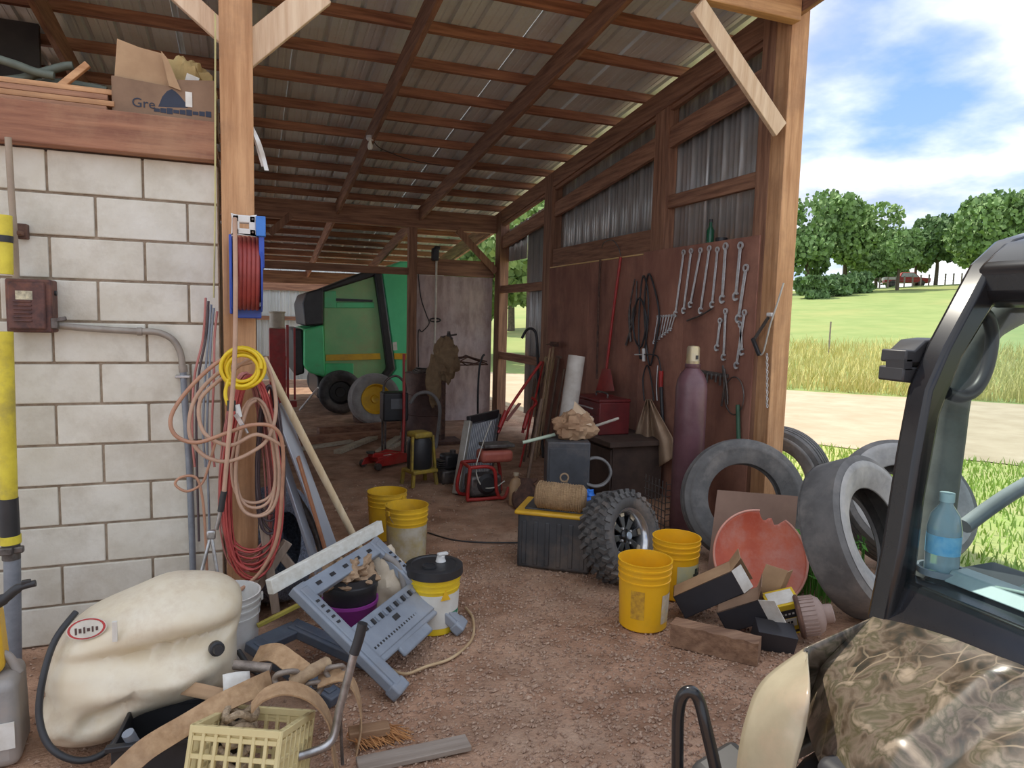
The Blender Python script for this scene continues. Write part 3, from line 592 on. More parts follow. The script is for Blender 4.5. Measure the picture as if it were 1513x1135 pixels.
# --- folding sawhorse with a length of lumber on top
M_saw = mat('grey_blue_plastic', (.29, .33, .385), (.215, .245, .29), sc=4, rough=.5, dirt=(.36, .31, .27), damt=.35)
def sawhorse(name, label, F1, F2, T1, T2, m, detail=True):
    base = (F1 + F2) / 2; t = TH(name, label, 'sawhorse', (base.x, base.y, 0)); nrm = (F2 - F1).cross(T1 - F1).normalized()
    if nrm.z < 0: nrm = -nrm
    ax = (F2 - F1).normalized()
    for F_, T_, s in ((F1, T1, 1), (F2, T2, -1)):
        d = (T_ - F_).normalized(); side = d.cross(nrm).normalized()
        rail = t.part('leg', MB().bar(F_, T_, .088, .05, nrm), m, bevel=.008)
        t.part('rib', MB().bar(F_ + nrm * .026 + d * .03, T_ + nrm * .026 - d * .03, .05, .012, nrm), m, rail, bevel=.004)
        if detail:
            for k in range(5):
                p = F_ + (T_ - F_) * (.62 + .05 * k) + nrm * .0335; t.part('slot', MB().box(0, 0, 0, .012, .022, .003, frame(p, p + nrm, ax)[0]), M_black, rail)
            t.part('foot', MB().bar(F_ - d * .01, F_ + d * .05, .1, .062, nrm), m, rail, bevel=.01)
    def pt(u, v): return (F1 + (F2 - F1) * u) * (1 - v) + (T1 + (T2 - T1) * u) * v
    rail = t.part('top_rail', MB().bar(pt(.02, .93), pt(.98, .93), .045, .085, nrm.cross(ax)), m, bevel=.006)
    if detail:
        for k in range(5):
            p = pt(.16 + .17 * k, .93) + nrm * .024; t.part('slot', MB().box(0, 0, 0, .035, .018, .004, frame(p, p + nrm, nrm.cross(ax))[0]), M_black, rail)
        tray = t.part('tray', MB().bar(pt(.05, .40), pt(.95, .40), .03, .19, nrm.cross(ax)), m, bevel=.006)
        for k in range(15):
            p = pt(.12 + .054 * k, .475) + nrm * .017; t.part('tooth', MB().box(0, 0, 0, .018, .03, .008, frame(p, p + nrm, nrm.cross(ax))[0]), M_black if k % 2 else m, tray)
        for k in range(22):
            p = pt(.10 + .037 * k, .325) + nrm * .016; t.part('notch', MB().box(0, 0, 0, .010, .012, .004, frame(p, p + nrm, nrm.cross(ax))[0]), M_black, tray)
        p = pt(.5, .40) + nrm * .016; t.part('hole', MB().box(0, 0, 0, .05, .028, .004, frame(p, p + nrm, nrm.cross(ax))[0]), M_black, tray, bevel=.001)
        t.part('skirt', MB().bar(pt(.08, .27), pt(.92, .27), .022, .075, nrm.cross(ax)).bar(pt(.28, .2), pt(.72, .2), .022, .075, nrm.cross(ax)), m, bevel=.01)
    return t, pt, nrm, ax
F1, F2 = G(592, 1022, .03), G(682, 928, .03); T1, T2 = G(437, 868, .44), G(548, 800, .48)
t, pt, nrm, ax = sawhorse('folding_sawhorse', 'grey blue plastic folding sawhorse tipped over with its tray showing', F1, F2, T1, T2, M_saw)
a = G(398, 868, .47); b_ = G(562, 778, .52)
o = MB().bar(a, b_, .035, .068, nrm.cross(ax) + nrm * .9).build('lumber_offcut', wood('whitewood', (.74, .74, .68), (.60, .58, .50), 'x', bump=.08), bevel=.003); tag(o, 'pale length of lumber lying along the top of the sawhorse', 'lumber')
M_saw2 = mat('dark_blue_plastic', (.10, .125, .165), (.07, .085, .115), rough=.55, dirt=(.2, .16, .13), damt=.4)
f1, f2 = G(520, 1040, .03), G(420, 985, .03); sawhorse('folding_sawhorse', 'dark blue plastic sawhorse lying flat under the tipped one', G(498, 1035, .03), G(560, 985, .03), G(372, 950, .16), G(430, 925, .18), M_saw2, False)
o = MB().bar(G(380, 925, .22), G(470, 880, .3), .02, .02).build('yellow_rod', mat('dull_yellow', (.50, .42, .08), rough=.5), bevel=.003); tag(o, 'dull yellow rod between the sprayer tank and the sawhorse', 'rod')
# --- pail with sacking inside the sawhorse
q = G(522, 965); t = thing('feed_pail', 'purple pail stuffed with a black tub and brown sacking', 'pail', (q.x, q.y + .12, 0), rz=.3)
MB().lathe([(0, 0), (.115, 0), (.14, .22), (.145, .225), (.145, .24), (.135, .24), (.11, .01), (0, .01)], 32).build('pail', mat('purple_plastic', (.36, .06, .34), (.27, .04, .25), rough=.4), t)
MB().lathe([(.10, .19), (.132, .225), (.138, .30), (.142, .305), (.142, .33), (.134, .335), (.134, .37), (.12, .37), (.11, .25), (0, .25)], 32, caps=False).build('tub', M_black, t)
crumple(MB(), (-.01, .0, .37), .125, .12, .085, .55, 9, 40, 26, 3).build('sacking', mat('brown_sacking', (.46, .32, .2), (.25, .155, .09), sc=14, rough=.95, bump=.4), t, smooth=25)
q = G(572, 945); t = thing('cement_bag', 'slumped beige paper bag behind the purple pail', 'bag', (q.x, q.y + .16, 0))
crumple(MB(), (0, 0, .2), .15, .12, .22, .28, 7, 32, 22, 8, zmin=-.2).build('bag', mat('bag_paper', (.62, .54, .42), (.48, .39, .28), sc=6, rough=.9), t, smooth=40)
MB().tube(spline([(.07, -.13, .02), (.105, -.12, .2), (.07, -.08, .36), (.0, -.06, .42)], 7), .018, 10).build('grey_strap', mat('grey_strap', (.3, .28, .26)), t, smooth=80)
# --- buckets behind
q = G(576, 800); bucket('bucket', 'dirty yellow bucket standing furthest back behind the sawhorse', (q.x, q.y + .12, 0), .152, .36, rz=2.3)
M_mudlab = mat('smeared_label', (.56, .52, .42), (.42, .33, .16), sc=9, rough=.7, dirt=(.62, .48, .12), dsc=6, damt=.7)
q = G(606, 832); bucket('bucket', 'yellow bucket with a smeared grey label behind the black-lidded pail', (q.x, q.y + .12, 0), .152, .38, rz=.4, lab=[(-PI, PI, .04, .66, M_mudlab)])
q = G(650, 942); t = bucket('oil_pail', 'yellow and white oil pail with a black lid and white spout', (q.x, q.y + .14, 0), .148, .34, m=mat('pail_yellow', (.84, .62, .03), (.76, .52, .03), rough=.35), rz=.2, bail=False, group=None, cat='pail',
    lab=[(-PI, PI, .12, .66, mat('pail_white_label', (.74, .74, .68), (.64, .62, .55), sc=7)), ])
MB().lathe([(.1315, .13), (.1355, .21)], 10, a0=-1.75, a1=-1.25).xf(Matrix.Diagonal((1.01, 1.01, 1, 1))).build('green_mark', mat('label_green', (.03, .24, .12)), t, fix=False)
MB().lathe([(.1305, .07), (.134, .12)], 10, a0=-1.3, a1=-.6).xf(Matrix.Diagonal((1.01, 1.01, 1, 1))).build('green_mark', mat('label_green', (.03, .24, .12)), t, fix=False)
MB().prism([(-.028, 0), (.028, 0), (0, .055)], -.0, .004, T(.0, -.1405, .2) @ rotm(PI / 2 - .05)).build('warning_triangle', M_yellow, t)
lid = MB().lathe([(0, .352), (.12, .352), (.125, .358), (.142, .358), (.156, .352), (.158, .31), (.150, .305), (.150, .34)], 36, caps=False).build('lid', M_black, t)
MB().lathe([(0, .354), (.04, .354), (.04, .366), (.032, .366), (.032, .36), (0, .36)], 20, T(-.045, -.03, 0)).build('lid_ring', M_black, lid)
MB().tube([(.05, .02, .352), (.05, .02, .375), (.052, .015, .392)], [.03, .022, .02], 14).box(.056, .01, .398, .058, .026, .014).build('spout', M_white, lid, bevel=.003)
o = hose('rope', [G(688, 898, .01), G(699, 915, .01), G(697, 945, .01), G(668, 972, .01), G(630, 985, .01), G(598, 996, .01), G(570, 985, .01)], .0075, mat('tan_rope', (.60, .44, .26), (.46, .31, .17), rough=.8)); tag(o, 'tan rope lying on the gravel around the oil pail', 'rope')
o = hose('black_cable', [G(632, 787, .006), G(665, 797, .006), G(700, 801, .006), G(740, 802, .006), G(790, 802, .006)], .006, M_black); tag(o, 'black cable lying across the dirt from the yellow buckets', 'cable')
# --- foreground clutter: crate, straps, handle, plank
M_crate = mat('cream_crate', (.74, .63, .33), (.64, .52, .25), sc=3, rough=.5, dirt=(.4, .3, .16), damt=.35)
S, HH, W_ = .15, .275, .007
CR = rotm(0, 0, -.45) @ rotm(-.33, 0, 0); CL = AY(415, 1080, 2.26) - CR.to_3x3() @ Vector((S, -S, HH))
t = thing('milk_crate', 'cream plastic milk crate with a rope inside, tilted on the pile', 'crate', M=T(CL) @ CR)
for k in range(4):
    b = MB(); hz = [0.012, .07, .125, .18, .235, HH - .012]
    for z in hz: b.box(0, -S, z, 2 * S, .012 if z < .26 else .02, .016 if z < .26 else .024)
    nb = 7
    for i in range(nb + 1): b.box(-S + 2 * S * i / nb, -S, HH / 2, .012, .018, HH)
    b.box(0, -S + .004, .255, 2 * S, .004, .04); b.xf(Matrix.Rotation(k * PI / 2, 4, 'Z')).build('side_grid', M_crate, t, bevel=.002, seg=1)
b = MB()
for i in range(8): b.box(-S + 2 * S * i / 7, 0, .008, .012, 2 * S, .012).box(0, -S + 2 * S * i / 7, .008, 2 * S, .012, .012)
b.build('bottom_grid', M_crate, t)
b = MB()
for k in range(6): b.tube([(-.08 + .05 * math.cos(a), .05 + .06 * math.sin(a), .07 + k * .04 + .012 * math.sin(3 * a + k)) for a in [2 * PI * j / 20 for j in range(20)]], .014, 6, True)
tag(b.xf(T(CL) @ CR).build('rope_coil', mat('frayed_rope', (.55, .42, .28), (.30, .22, .14), sc=60, rough=.95, bump=.6), smooth=60), 'frayed rope coiled inside the milk crate', 'rope')
M_strap = mat('tan_webbing', (.52, .34, .19), (.38, .23, .12), sc=30, rough=.9, bump=.2, dirt=(.25, .16, .1), dsc=5)
t = TH('tow_strap', 'wide tan tow strap twisted over the foreground pile', 'strap', G(330, 1120))
b = MB(); ribbon(b, [AY(170, 1150, 2.35), AY(215, 1108, 2.42), AY(268, 1075, 2.5), AY(322, 1042, 2.56), AY(372, 1018, 2.62), AY(400, 1005, 2.7)], .075, .006, (.25, .8, .55)); t.part('webbing', b, M_strap, smooth=60)
b = MB(); ribbon(b, [AY(372, 1046, 2.45), AY(392, 1026, 2.45), AY(425, 1017, 2.45), AY(462, 1030, 2.46), AY(486, 1062, 2.46), AY(492, 1105, 2.46), AY(500, 1150, 2.46)], .075, .006, (.15, 1, .1)); t.part('webbing', b, M_strap, smooth=60)
t = TH('tow_strap', 'tan strap folded over between the tank and the dark sawhorse', 'strap', G(430, 1060))
b = MB(); ribbon(b, [AY(378, 968, 2.9), AY(405, 964, 2.84), AY(428, 978, 2.78), AY(452, 996, 2.72)], .085, .006, (.3, .7, .35)); t.part('webbing', b, M_strap, smooth=60)
b = MB(); ribbon(b, [AY(470, 1008, 2.66), AY(505, 998, 2.64), AY(525, 1018, 2.62), AY(534, 1060, 2.6), AY(527, 1105, 2.58), AY(518, 1150, 2.56)], .07, .006, (.15, 1, .2)); t.part('webbing', b, M_strap, smooth=60)
t = TH('load_binder', 'dirty steel load binder with shackles on the pile of straps', 'binder', AY(440, 1040, 2.68)); M_cast = mat('dirty_casting', (.36, .30, .25), (.2, .165, .14), sc=22, rough=.6, metal=.4, bump=.3)
t.part('body', MB().tube(spline([AY(430, 1010, 2.66), AY(452, 998, 2.66), AY(472, 985, 2.68), AY(482, 982, 2.7)], 4), [.022, .03, .03, .026, .022, .026, .028, .026, .024, .026, .028, .03, .03], 10), mat('mud_casting', (.46, .33, .2), (.3, .2, .12), sc=18, rough=.9, bump=.4), smooth=50)
for (x, y, r1, r2) in ((424, 1003, .045, .011), (462, 1017, .038, .010), (495, 992, .035, .010)):
    c = AY(x, y, 2.66); t.part('shackle', MB().tube([c + Vector((r1 * math.cos(a), .012 * math.cos(2 * a), r1 * .75 * math.sin(a))) for a in [2 * PI * k / 20 for k in range(20)]], r2, 8, True), M_cast, smooth=80)
for k in range(5):
    c = AY(500 - 9 * k, 1003 + 3 * k, 2.69); t.part('link', MB().tube([c + Vector((.026 * math.cos(a), (.016 * math.sin(a) if k % 2 else 0), (0 if k % 2 else .016 * math.sin(a)))) for a in [2 * PI * j / 14 for j in range(14)]], .006, 6, True), M_cast, smooth=80)
t.hose('bar', [AY(345, 982, 2.8), AY(375, 985, 2.78), AY(400, 988, 2.76)], .02, M_cast)
t = TH('jack_handle', 'cranked steel handle with a black rubber grip standing in the pile', 'handle', G(470, 1150))
t.hose('grip', [AY(536, 921, 2.42), AY(530, 945, 2.42), AY(523, 966, 2.42)], .0185, M_black, n=12)
t.hose('rod', [AY(524, 963, 2.42), AY(512, 1010, 2.42), AY(501, 1050, 2.42), AY(494, 1085, 2.41), AY(482, 1102, 2.40), AY(460, 1112, 2.39), AY(440, 1118, 2.38)], .015, M_steel, n=12)
t.part('pin', MB().tube([AY(503, 1065, 2.44), AY(506, 1130, 2.44)], .006, 8), M_dsteel)
o = MB().bar(G(528, 1132, .012), G(692, 1097, .012), .085, .022).build('plank', wood('grey_plank', (.36, .30, .25), (.24, .19, .15), 'x', bump=.3), bevel=.003); tag(o, 'weathered grey plank lying on the gravel', 'plank')
t = TH('broom_head', 'worn push broom head with orange bristles by the strap', 'broom', G(550, 1095)); a, b_ = G(515, 1085, .05), G(575, 1075, .05)
t.part('block', MB().bar(a, b_, .06, .035), wood('broom_block', (.36, .22, .12), (.24, .13, .07), 'x'), bevel=.005)
b = MB()
for k in range(260):
    p = a + (b_ - a) * random.random() + Vector((random.uniform(-.02, .02), random.uniform(-.03, .03), 0)); q = p + Vector((random.uniform(.02, .10), random.uniform(-.05, .05), -.04)); b.bar(p, q, .0025, .0025)
br = t.part('bristles', b, mat('orange_bristle', (.55, .27, .1), (.4, .18, .07)), fix=False, smooth=0); br['kind'] = 'stuff'
t = thing('black_tote', 'black plastic tote full of scrap under the sprayer tank', 'tote', G(275, 1105, 0), rz=-.1); t.location.y = 2.66
b = MB()
for (p, q) in (((-.2, -.13, 0), (.2, -.12, .2)), ((-.2, .12, 0), (.2, .13, .2)), ((-.2, -.12, 0), (-.19, .12, .2)), ((.19, -.12, 0), (.2, .12, .2)), ((-.2, -.13, 0), (.2, .13, .01)), ((-.215, -.145, .19), (.215, -.118, .21)), ((-.215, .118, .19), (.215, .145, .21))): b.span(p, q)
b.build('body', M_black, t, bevel=.004)
t2 = thing('scrap_pipe', 'blue grey pipe offcut sticking out of the black tote', 'pipe', t.location); MB().tube([(-.1, -.05, .05), (-.16, -.1, .24)], .02, 12).build('pipe', M_cond2, t2)
for k, (x, y, w, h, r, lab) in enumerate(((350, 1008, .10, .07, .2, 'small white card lying on the straps'), (300, 1022, .16, .05, -.5, 'torn brown cardboard scrap under the tank'))):
    c = AY(x, y, 2.7); o = MB().grid(lambda u, v: (w * (u - .5), h * (v - .5), .012 * math.sin(4 * u) * v), 5, 3).build('paper_scrap', M_paper if k == 0 else M_card, solid=.002); o.matrix_world = T(c) @ rotm(.9, .1, r); tag(o, lab, 'scrap')
o = hose('grey_cable', [AY(352, 962, 3.02), AY(368, 985, 2.95), AY(385, 1000, 2.9), AY(400, 1030, 2.85)], .012, M_black); tag(o, 'short black cable between the tank and the straps', 'cable')
# --- loft
t = TH('carton', 'large torn cardboard carton with a dark mountain print on the loft beam', 'carton', (-.4, 4.05, 2.64)); Yb = 3.93
A = AY(168, 168, Yb); B = AY(318, 176, Yb); zt = AY(168, 112, Yb).z; zb = 2.637
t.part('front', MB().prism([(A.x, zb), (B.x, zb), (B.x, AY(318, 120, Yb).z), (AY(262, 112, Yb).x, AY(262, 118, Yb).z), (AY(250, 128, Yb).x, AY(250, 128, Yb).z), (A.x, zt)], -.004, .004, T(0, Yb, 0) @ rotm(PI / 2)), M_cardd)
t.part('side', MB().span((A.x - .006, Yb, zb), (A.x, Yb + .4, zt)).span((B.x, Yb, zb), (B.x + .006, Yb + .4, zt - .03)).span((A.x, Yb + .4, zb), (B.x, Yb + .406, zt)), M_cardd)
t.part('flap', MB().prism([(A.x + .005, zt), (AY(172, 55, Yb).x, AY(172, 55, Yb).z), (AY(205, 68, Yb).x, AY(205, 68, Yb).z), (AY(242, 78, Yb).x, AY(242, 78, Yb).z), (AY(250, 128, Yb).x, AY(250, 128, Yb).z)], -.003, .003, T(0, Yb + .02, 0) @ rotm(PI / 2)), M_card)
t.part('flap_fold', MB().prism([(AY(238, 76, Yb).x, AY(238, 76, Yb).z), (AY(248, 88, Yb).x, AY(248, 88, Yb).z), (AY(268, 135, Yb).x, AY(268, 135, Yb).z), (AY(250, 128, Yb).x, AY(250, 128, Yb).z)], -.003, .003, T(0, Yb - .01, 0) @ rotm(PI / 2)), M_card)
ink = mat('navy_print', (.035, .045, .075), (.025, .03, .05))
pr = t.part('mountain_print', MB().prism([(AY(x, y, Yb).x, AY(x, y, Yb).z) for x, y in ((234, 158), (240, 143), (247, 135), (254, 132), (260, 136), (266, 142), (274, 152), (278, 160))], -.0015, 0, T(0, Yb - .0045, 0) @ rotm(PI / 2)), ink)
def flat_text(s, px, py, size, sx=1.0, m=None): return words('lettering', s, size, m or ink, t.e, T(-t.b) @ T(AY(px, py, Yb - .006)) @ rotm(PI / 2), sx=sx)
flat_text('Gre', 212, 153, .062, 1.05)
b = MB()
for k in range(9): b.box(AY(232 + 9.5 * k, 163, Yb).x, Yb - .005, AY(232 + 9.5 * k, 163 + .8 * k, Yb).z, .026, .0016, .016 + .006 * (k % 3))
t.part('faded_print', b, ink)
t.part('white_label', MB().span((AY(274, 140, Yb).x, Yb - .008, AY(274, 158, Yb).z), (AY(284, 140, Yb).x, Yb - .005, AY(274, 136, Yb).z)), M_paper)
t = thing('feed_sack', 'yellowed paper sack slumped in the carton', 'sack', (AY(278, 110, 4.1).x, 4.12, 2.68))
crumple(MB(), (0, 0, .16), .12, .1, .16, .4, 6, 26, 18, 4).build('sack', mat('yellow_paper', (.60, .45, .2), (.42, .29, .12), sc=6, rough=.85), t, smooth=30)
MB().box(-.03, -.1, .2, .06, .01, .06, rotm(.2, .3, 0)).build('white_patch', M_paper, t)
for k in range(4):
    z = 2.64 + k * .032; x0_, x1_ = (-1.5 + .05 * k, -.62 + .03 * (k % 2)); o = MB().span((x0_, 3.9 + .02 * k, z), (x1_, 4.0 + .03 * k, z + .026)).build('loft_board', pale('x') if k % 2 else old('x'), bevel=.003); tag(o, ['lowest board of the stack on the loft edge', 'second board of the loft stack from the beam', 'third board of the loft stack from the beam', 'top board of the stack on the loft edge'][k], 'board', 'boards stacked on the loft')
M_gh = mat('green_grey_hose', (.14, .165, .13), (.08, .095, .075), rough=.55)
for k, (pts, lab) in enumerate((([(0, 88), (25, 96), (52, 106), (80, 112)], 'grey green hose end drooping over the loft boards'), ([(-10, 120), (30, 116), (65, 106), (95, 98), (108, 97)], 'dark hose arching above the loft boards'), ([(-5, 128), (40, 124), (90, 122), (130, 128), (158, 134)], 'dark hose lying flat on the loft boards'))):
    o = hose('loft_hose', [AY(x, y, 4.02 + .05 * k) for x, y in pts], .02, M_gh, n=9); tag(o, lab, 'hose')
o = MB().bar(AY(84, 132, 4.0), AY(130, 95, 4.0), .03, .03).build('short_stick', pale('x'), bevel=.003); tag(o, 'short pale stick propped on the loft hoses', 'stick')
# ================================================================ CENTRE AND FAR BAY
# --- round baler
M_green = mat('green_paint', (.10, .72, .28), (.08, .60, .22), sc=2, rough=.35, dirt=(.20, .38, .17), dsc=1.2, damt=.6)
M_greenf = mat('faded_green', (.42, .68, .32), (.24, .60, .26), sc=1.1, rough=.45, dirt=(.45, .45, .22), dsc=1.5, damt=.6)
YB = 12.2
t = TH('round_baler', 'large green hay baler with a yellow stripe and black front in the far bay', 'baler', G(500, 617))
def bp(name, px, m, y0=YB, y1=YB + 2.1, sub=None, bevel=.03, **k):
    return t.part(name, MB().prism([(AY(x, y, YB).x, AY(x, y, YB).z) for x, y in px], -y1, -y0, rotm(PI / 2)), m, sub, bevel=bevel, **k)
side = bp('side_panel', [(477, 428), (552, 405), (566, 480), (572, 548), (546, 588), (512, 574), (478, 558)], M_greenf)
bp('lower_panel', [(448, 487), (477, 480), (480, 557), (456, 550), (448, 540)], M_green, YB - .12, YB + 2.2)
bp('skirt_panel', [(480, 537), (522, 537), (522, 574), (500, 568), (480, 558)], M_green, YB - .03, YB)
bp('front_hood', [(446, 448), (452, 432), (477, 425), (477, 480), (450, 482)], M_black, YB - .1, YB + 2.15)
bp('front_roller', [(432, 486), (447, 486), (450, 552), (436, 556)], M_black, YB, YB + 2.0)
bp('top_edge', [(470, 428), (536, 402), (556, 402), (552, 409), (478, 432)], M_black, YB - .05, YB + 2.1)
bp('gate_frame', [(552, 404), (563, 403), (583, 545), (545, 592), (538, 584), (570, 544)], M_black, YB - .1, YB + 2.15)
gate = bp('rear_gate', [(563, 400), (592, 386), (640, 386), (640, 606), (566, 598), (560, 578), (584, 545)], mat('light_green_paint', (.14, .76, .38), (.11, .66, .32), sc=2, rough=.35), YB, YB + 2.1)
bp('yellow_stripe', [(481, 524), (561, 522), (562, 531), (481, 533)], M_yellow, YB - .04, YB - .001, side, .004)
bp('yellow_stripe', [(582, 522), (640, 523), (640, 532), (582, 531)], M_yellow, YB - .02, YB - .001, gate, .004)
bp('sticker', [(580, 506), (586, 505), (587, 517), (581, 518)], M_paper, YB - .012, YB - .001, gate, 0)
bp('rail', [(496, 441), (550, 443), (550, 446), (496, 445)], M_black, YB - .04, YB - .001, side, 0)
bp('bright_panel', [(479, 431), (496, 430), (497, 455), (479, 455)], M_green, YB - .03, YB - .001, side, .006)
bp('bright_band', [(497, 447), (552, 447), (553, 455), (497, 455)], M_green, YB - .03, YB - .001, side, .006)
bp('under_frame', [(470, 556), (520, 574), (575, 585), (575, 600), (470, 590)], M_black, YB + .15, YB + 1.9)
for cx, cy, yy in ((503, 588, 11.92), (503, 588, 14.2)):
    c = AY(cx, cy, 11.9); c.y = yy; c.z = .37
    w = t.part('wheel', MB().lathe(tyre_prof(.37, .30, .2), 36, axis_frame(c, (0, -1, 0)), closed=True), M_rubber, smooth=45)
    t.part('rim', MB().lathe([(0, .03), (.08, .04), (.09, .02), (.17, .02), (.2, .1), (.205, .1), (.2, -.05), (0, -.05)], 28, axis_frame(c, (0, -1, 0))), M_black, w)
t.hose('tongue_rod', [G(443, 606, .05), AY(470, 573, 11.6)], .018, M_white)
# --- wheel with yellow rim and the round pan
c = G(556, 626); q = AY(553, 600, 10.6); t = TH('implement_wheel', 'grey dusty wheel with a yellow rim standing behind the round pan', 'wheel', (q.x, 10.6, 0))
c = Vector((q.x, 10.6, .40)); MM = axis_frame(c, (.15, -1, .1))
M_dusty = mat('dusty_tyre', (.40, .385, .37), (.26, .25, .24), sc=6, rough=.85)
t.part('tyre', MB().lathe(tyre_prof(.40, .26, .23), 40, MM, closed=True), M_dusty, smooth=45)
t.part('rim', MB().lathe([(0, .02), (.06, .06), (.07, .03), (.19, .03), (.225, .1), (.235, .1), (.225, -.05), (0, -.05)], 30, MM), M_yellow)
q = G(556, 626); t = thing('round_pan', 'round rusty pan with a grey top lying by the baler wheel', 'pan', (q.x, q.y + .32, 0))
MB().lathe([(0, 0), (.30, 0), (.335, .17), (.34, .20), (.32, .205), (0, .21)], 36).build('pan', M_rust, t)
MB().lathe([(.33, .2), (.3, .235), (.12, .25), (.1, .245), (0, .245)], 36).build('top', mat('concrete_grey', (.50, .48, .45), (.4, .38, .35)), t)
MB().tube([(.13 * math.cos(a), .13 * math.sin(a), .26) for a in [2 * PI * k / 24 for k in range(24)]], .015, 8, True).build('ring', M_yellow, t, smooth=80)
# --- red stand, lumber on the far floor
q = G(414, 612); t = thing('shop_stand', 'red steel stand with a beige canister on top in the far bay', 'stand', (q.x - .05, q.y - .45, 0))
k_ = q.y / F_PX
MB().box(0, .1, .72, .25, .22, 1.44).build('column', M_red, t, bevel=.01); MB().span((.13, -.05, 0), (.17, 0, 1.5)).span((.24, -.05, .3), (.27, 0, 1.45)).build('rail', M_red, t)
MB().box(.06, .1, .03, .34, .36, .06).box(.2, .05, .22, .18, .14, .1).build('base', M_red, t, bevel=.01)
MB().lathe([(0, 0), (.13, 0), (.13, .015), (.115, .02), (.115, .24), (.13, .25), (.13, .27), (0, .27)], 24, T(0, .1, 1.44)).build('canister', mat('beige_paint', (.60, .54, .43), rough=.5), t)
for i, (a, b_, w, h, lab) in enumerate((((432, 652), (588, 640), .14, .10, 'brown squared beam lying across the far doorway'), ((470, 640), (600, 630), .12, .16, 'second brown beam behind the first at the far doorway'), ((498, 668), (556, 645), .1, .05, 'pale split board at the edge of the doorway'), ((560, 668), (604, 634), .10, .03, 'pale greenish plank sloping against the beams'), ((575, 664), (618, 640), .06, .03, 'thin pale batten beside the greenish plank'), ((440, 664), (520, 652), .08, .04, 'grey weathered stick in front of the beams'))):
    A, B = G(*a, h / 2), G(*b_, h / 2); o = MB().bar(A, B, w, h).build('loose_timber', old('x') if i < 2 else wood('pale_board', (.58, .52, .40), (.42, .35, .25), 'x'), bevel=.004); tag(o, lab, 'timber')
# --- string trimmer on the partition
t = TH('string_trimmer', 'string trimmer hanging head-up on the plywood partition', 'trimmer', AY(643, 560, 10.6)); Yp = 10.62
t.hose('shaft', [AY(645, 385, Yp), AY(644, 430, Yp), AY(643, 475, Yp), AY(640, 570, Yp)], .017, mat('cream_shaft', (.74, .70, .60), rough=.4), n=10)
c = AY(643, 376, Yp); t.part('engine', MB().box(c.x, Yp, c.z, .1, .14, .2).box(c.x + .03, Yp, c.z + .1, .09, .1, .06), M_black, bevel=.02); c = AY(643, 473, Yp)
t.part('handle', MB().tube([c + Vector((.085 * math.cos(a), 0, .028 * math.sin(a))) for a in [2 * PI * k / 18 for k in range(18)]], .012, 8, True), M_black, smooth=80)
o = hose('hanging_wire', [AY(618, 405, 10.7), AY(622, 440, 10.7), AY(630, 465, 10.7), AY(634, 478, 10.7), AY(624, 490, 10.7), AY(618, 492, 10.7), AY(619, 560, 10.7)], .008, M_black); tag(o, 'black wire drooping on the partition plywood', 'wire')
# --- red floor jack
q = G(577, 690); t = thing('floor_jack', 'red trolley jack with an upright handle on the dirt', 'jack', (q.x, q.y + .1, 0), rz=.5)
for s in (-1, 1): MB().prism([(-.30, .03), (.28, .03), (.30, .10), (.05, .16), (-.26, .10)], -.012, .012, T(0, s * .11, 0) @ rotm(PI / 2)).build('side_frame', M_red, t, bevel=.006)
MB().box(-.06, 0, .10, .3, .16, .06).build('deck', M_red, t, bevel=.01); MB().bar((.1, 0, .11), (-.26, 0, .15), .09, .05).build('lift_arm', M_red, t, bevel=.008)
MB().lathe([(0, 0), (.045, 0), (.05, .02), (0, .02)], 16, T(-.26, 0, .17)).build('saddle', M_dsteel, t); MB().box(-.07, -.02, .135, .1, .1, .003).build('label', M_paper, t)
for sx in (-.26, .24):
    for s in (-1, 1): MB().lathe([(0, -.02), (.04, -.02), (.04, .02), (0, .02)], 14, T(sx, s * .13, .04) @ rotm(PI / 2)).build('wheel', M_dsteel, t)
MB().tube([(.2, 0, .12), (.26, .05, .45), (.30, .1, .8), (.33, .14, 1.25)], .018, 10).build('handle', M_red, t)
# --- battery charger, yellow tamper, drum and odds by the partition
q = G(606, 700); t = thing('battery_charger', 'black box charger on legs beside the red jack handle', 'charger', (q.x, q.y + .9, 0))
MB().box(0, 0, .62, .30, .24, .34).build('case', M_black, t, bevel=.02); MB().box(.02, -.124, .66, .16, .006, .12).build('panel', mat('grey_panel', (.16, .17, .18), rough=.4), t)
for sx in (-.12, .12):
    for sy in (-.09, .09): MB().tube([(sx, sy, 0), (sx, sy, .46)], .014, 8).build('leg', M_dsteel, t)
MB().tube(spline([(-.13, 0, .79), (-.1, 0, .92), (.02, 0, .98), (.12, 0, .9), (.14, 0, .79)], 6), .014, 8).build('handle', M_dsteel, t, smooth=80)
q = G(624, 720); t = thing('yellow_compressor', 'upright yellow and black shop compressor on stubby legs', 'compressor', (q.x, q.y + .14, 0), rz=.3)
M_oldy = mat('old_yellow', (.50, .36, .05), (.30, .21, .04), sc=9, rough=.6, dirt=(.1, .08, .06), dsc=5, damt=.8)
MB().lathe([(0, .12), (.10, .13), (.125, .18), (.125, .43), (.10, .48), (0, .49)], 24).build('tank', M_black, t); MB().box(0, 0, .51, .2, .2, .06).build('top_cover', M_oldy, t, bevel=.02); MB().box(0, -.02, .15, .28, .24, .04).build('base_frame', M_oldy, t, bevel=.01)
for sx in (-.12, .12):
    for sy in (-.1, .1): MB().bar((sx, sy, .16), (sx * 1.15, sy * 1.1, 0), .03, .03).build('leg', M_oldy, t)
for sx in (-.135, .135): MB().bar((sx, -.08, .16), (sx * .85, -.06, .5), .022, .03).build('guard_bar', M_oldy, t)
q = G(668, 716); t = thing('small_engine', 'small black engine standing beside the yellow compressor', 'engine', (q.x, q.y + .12, 0), rz=.2)
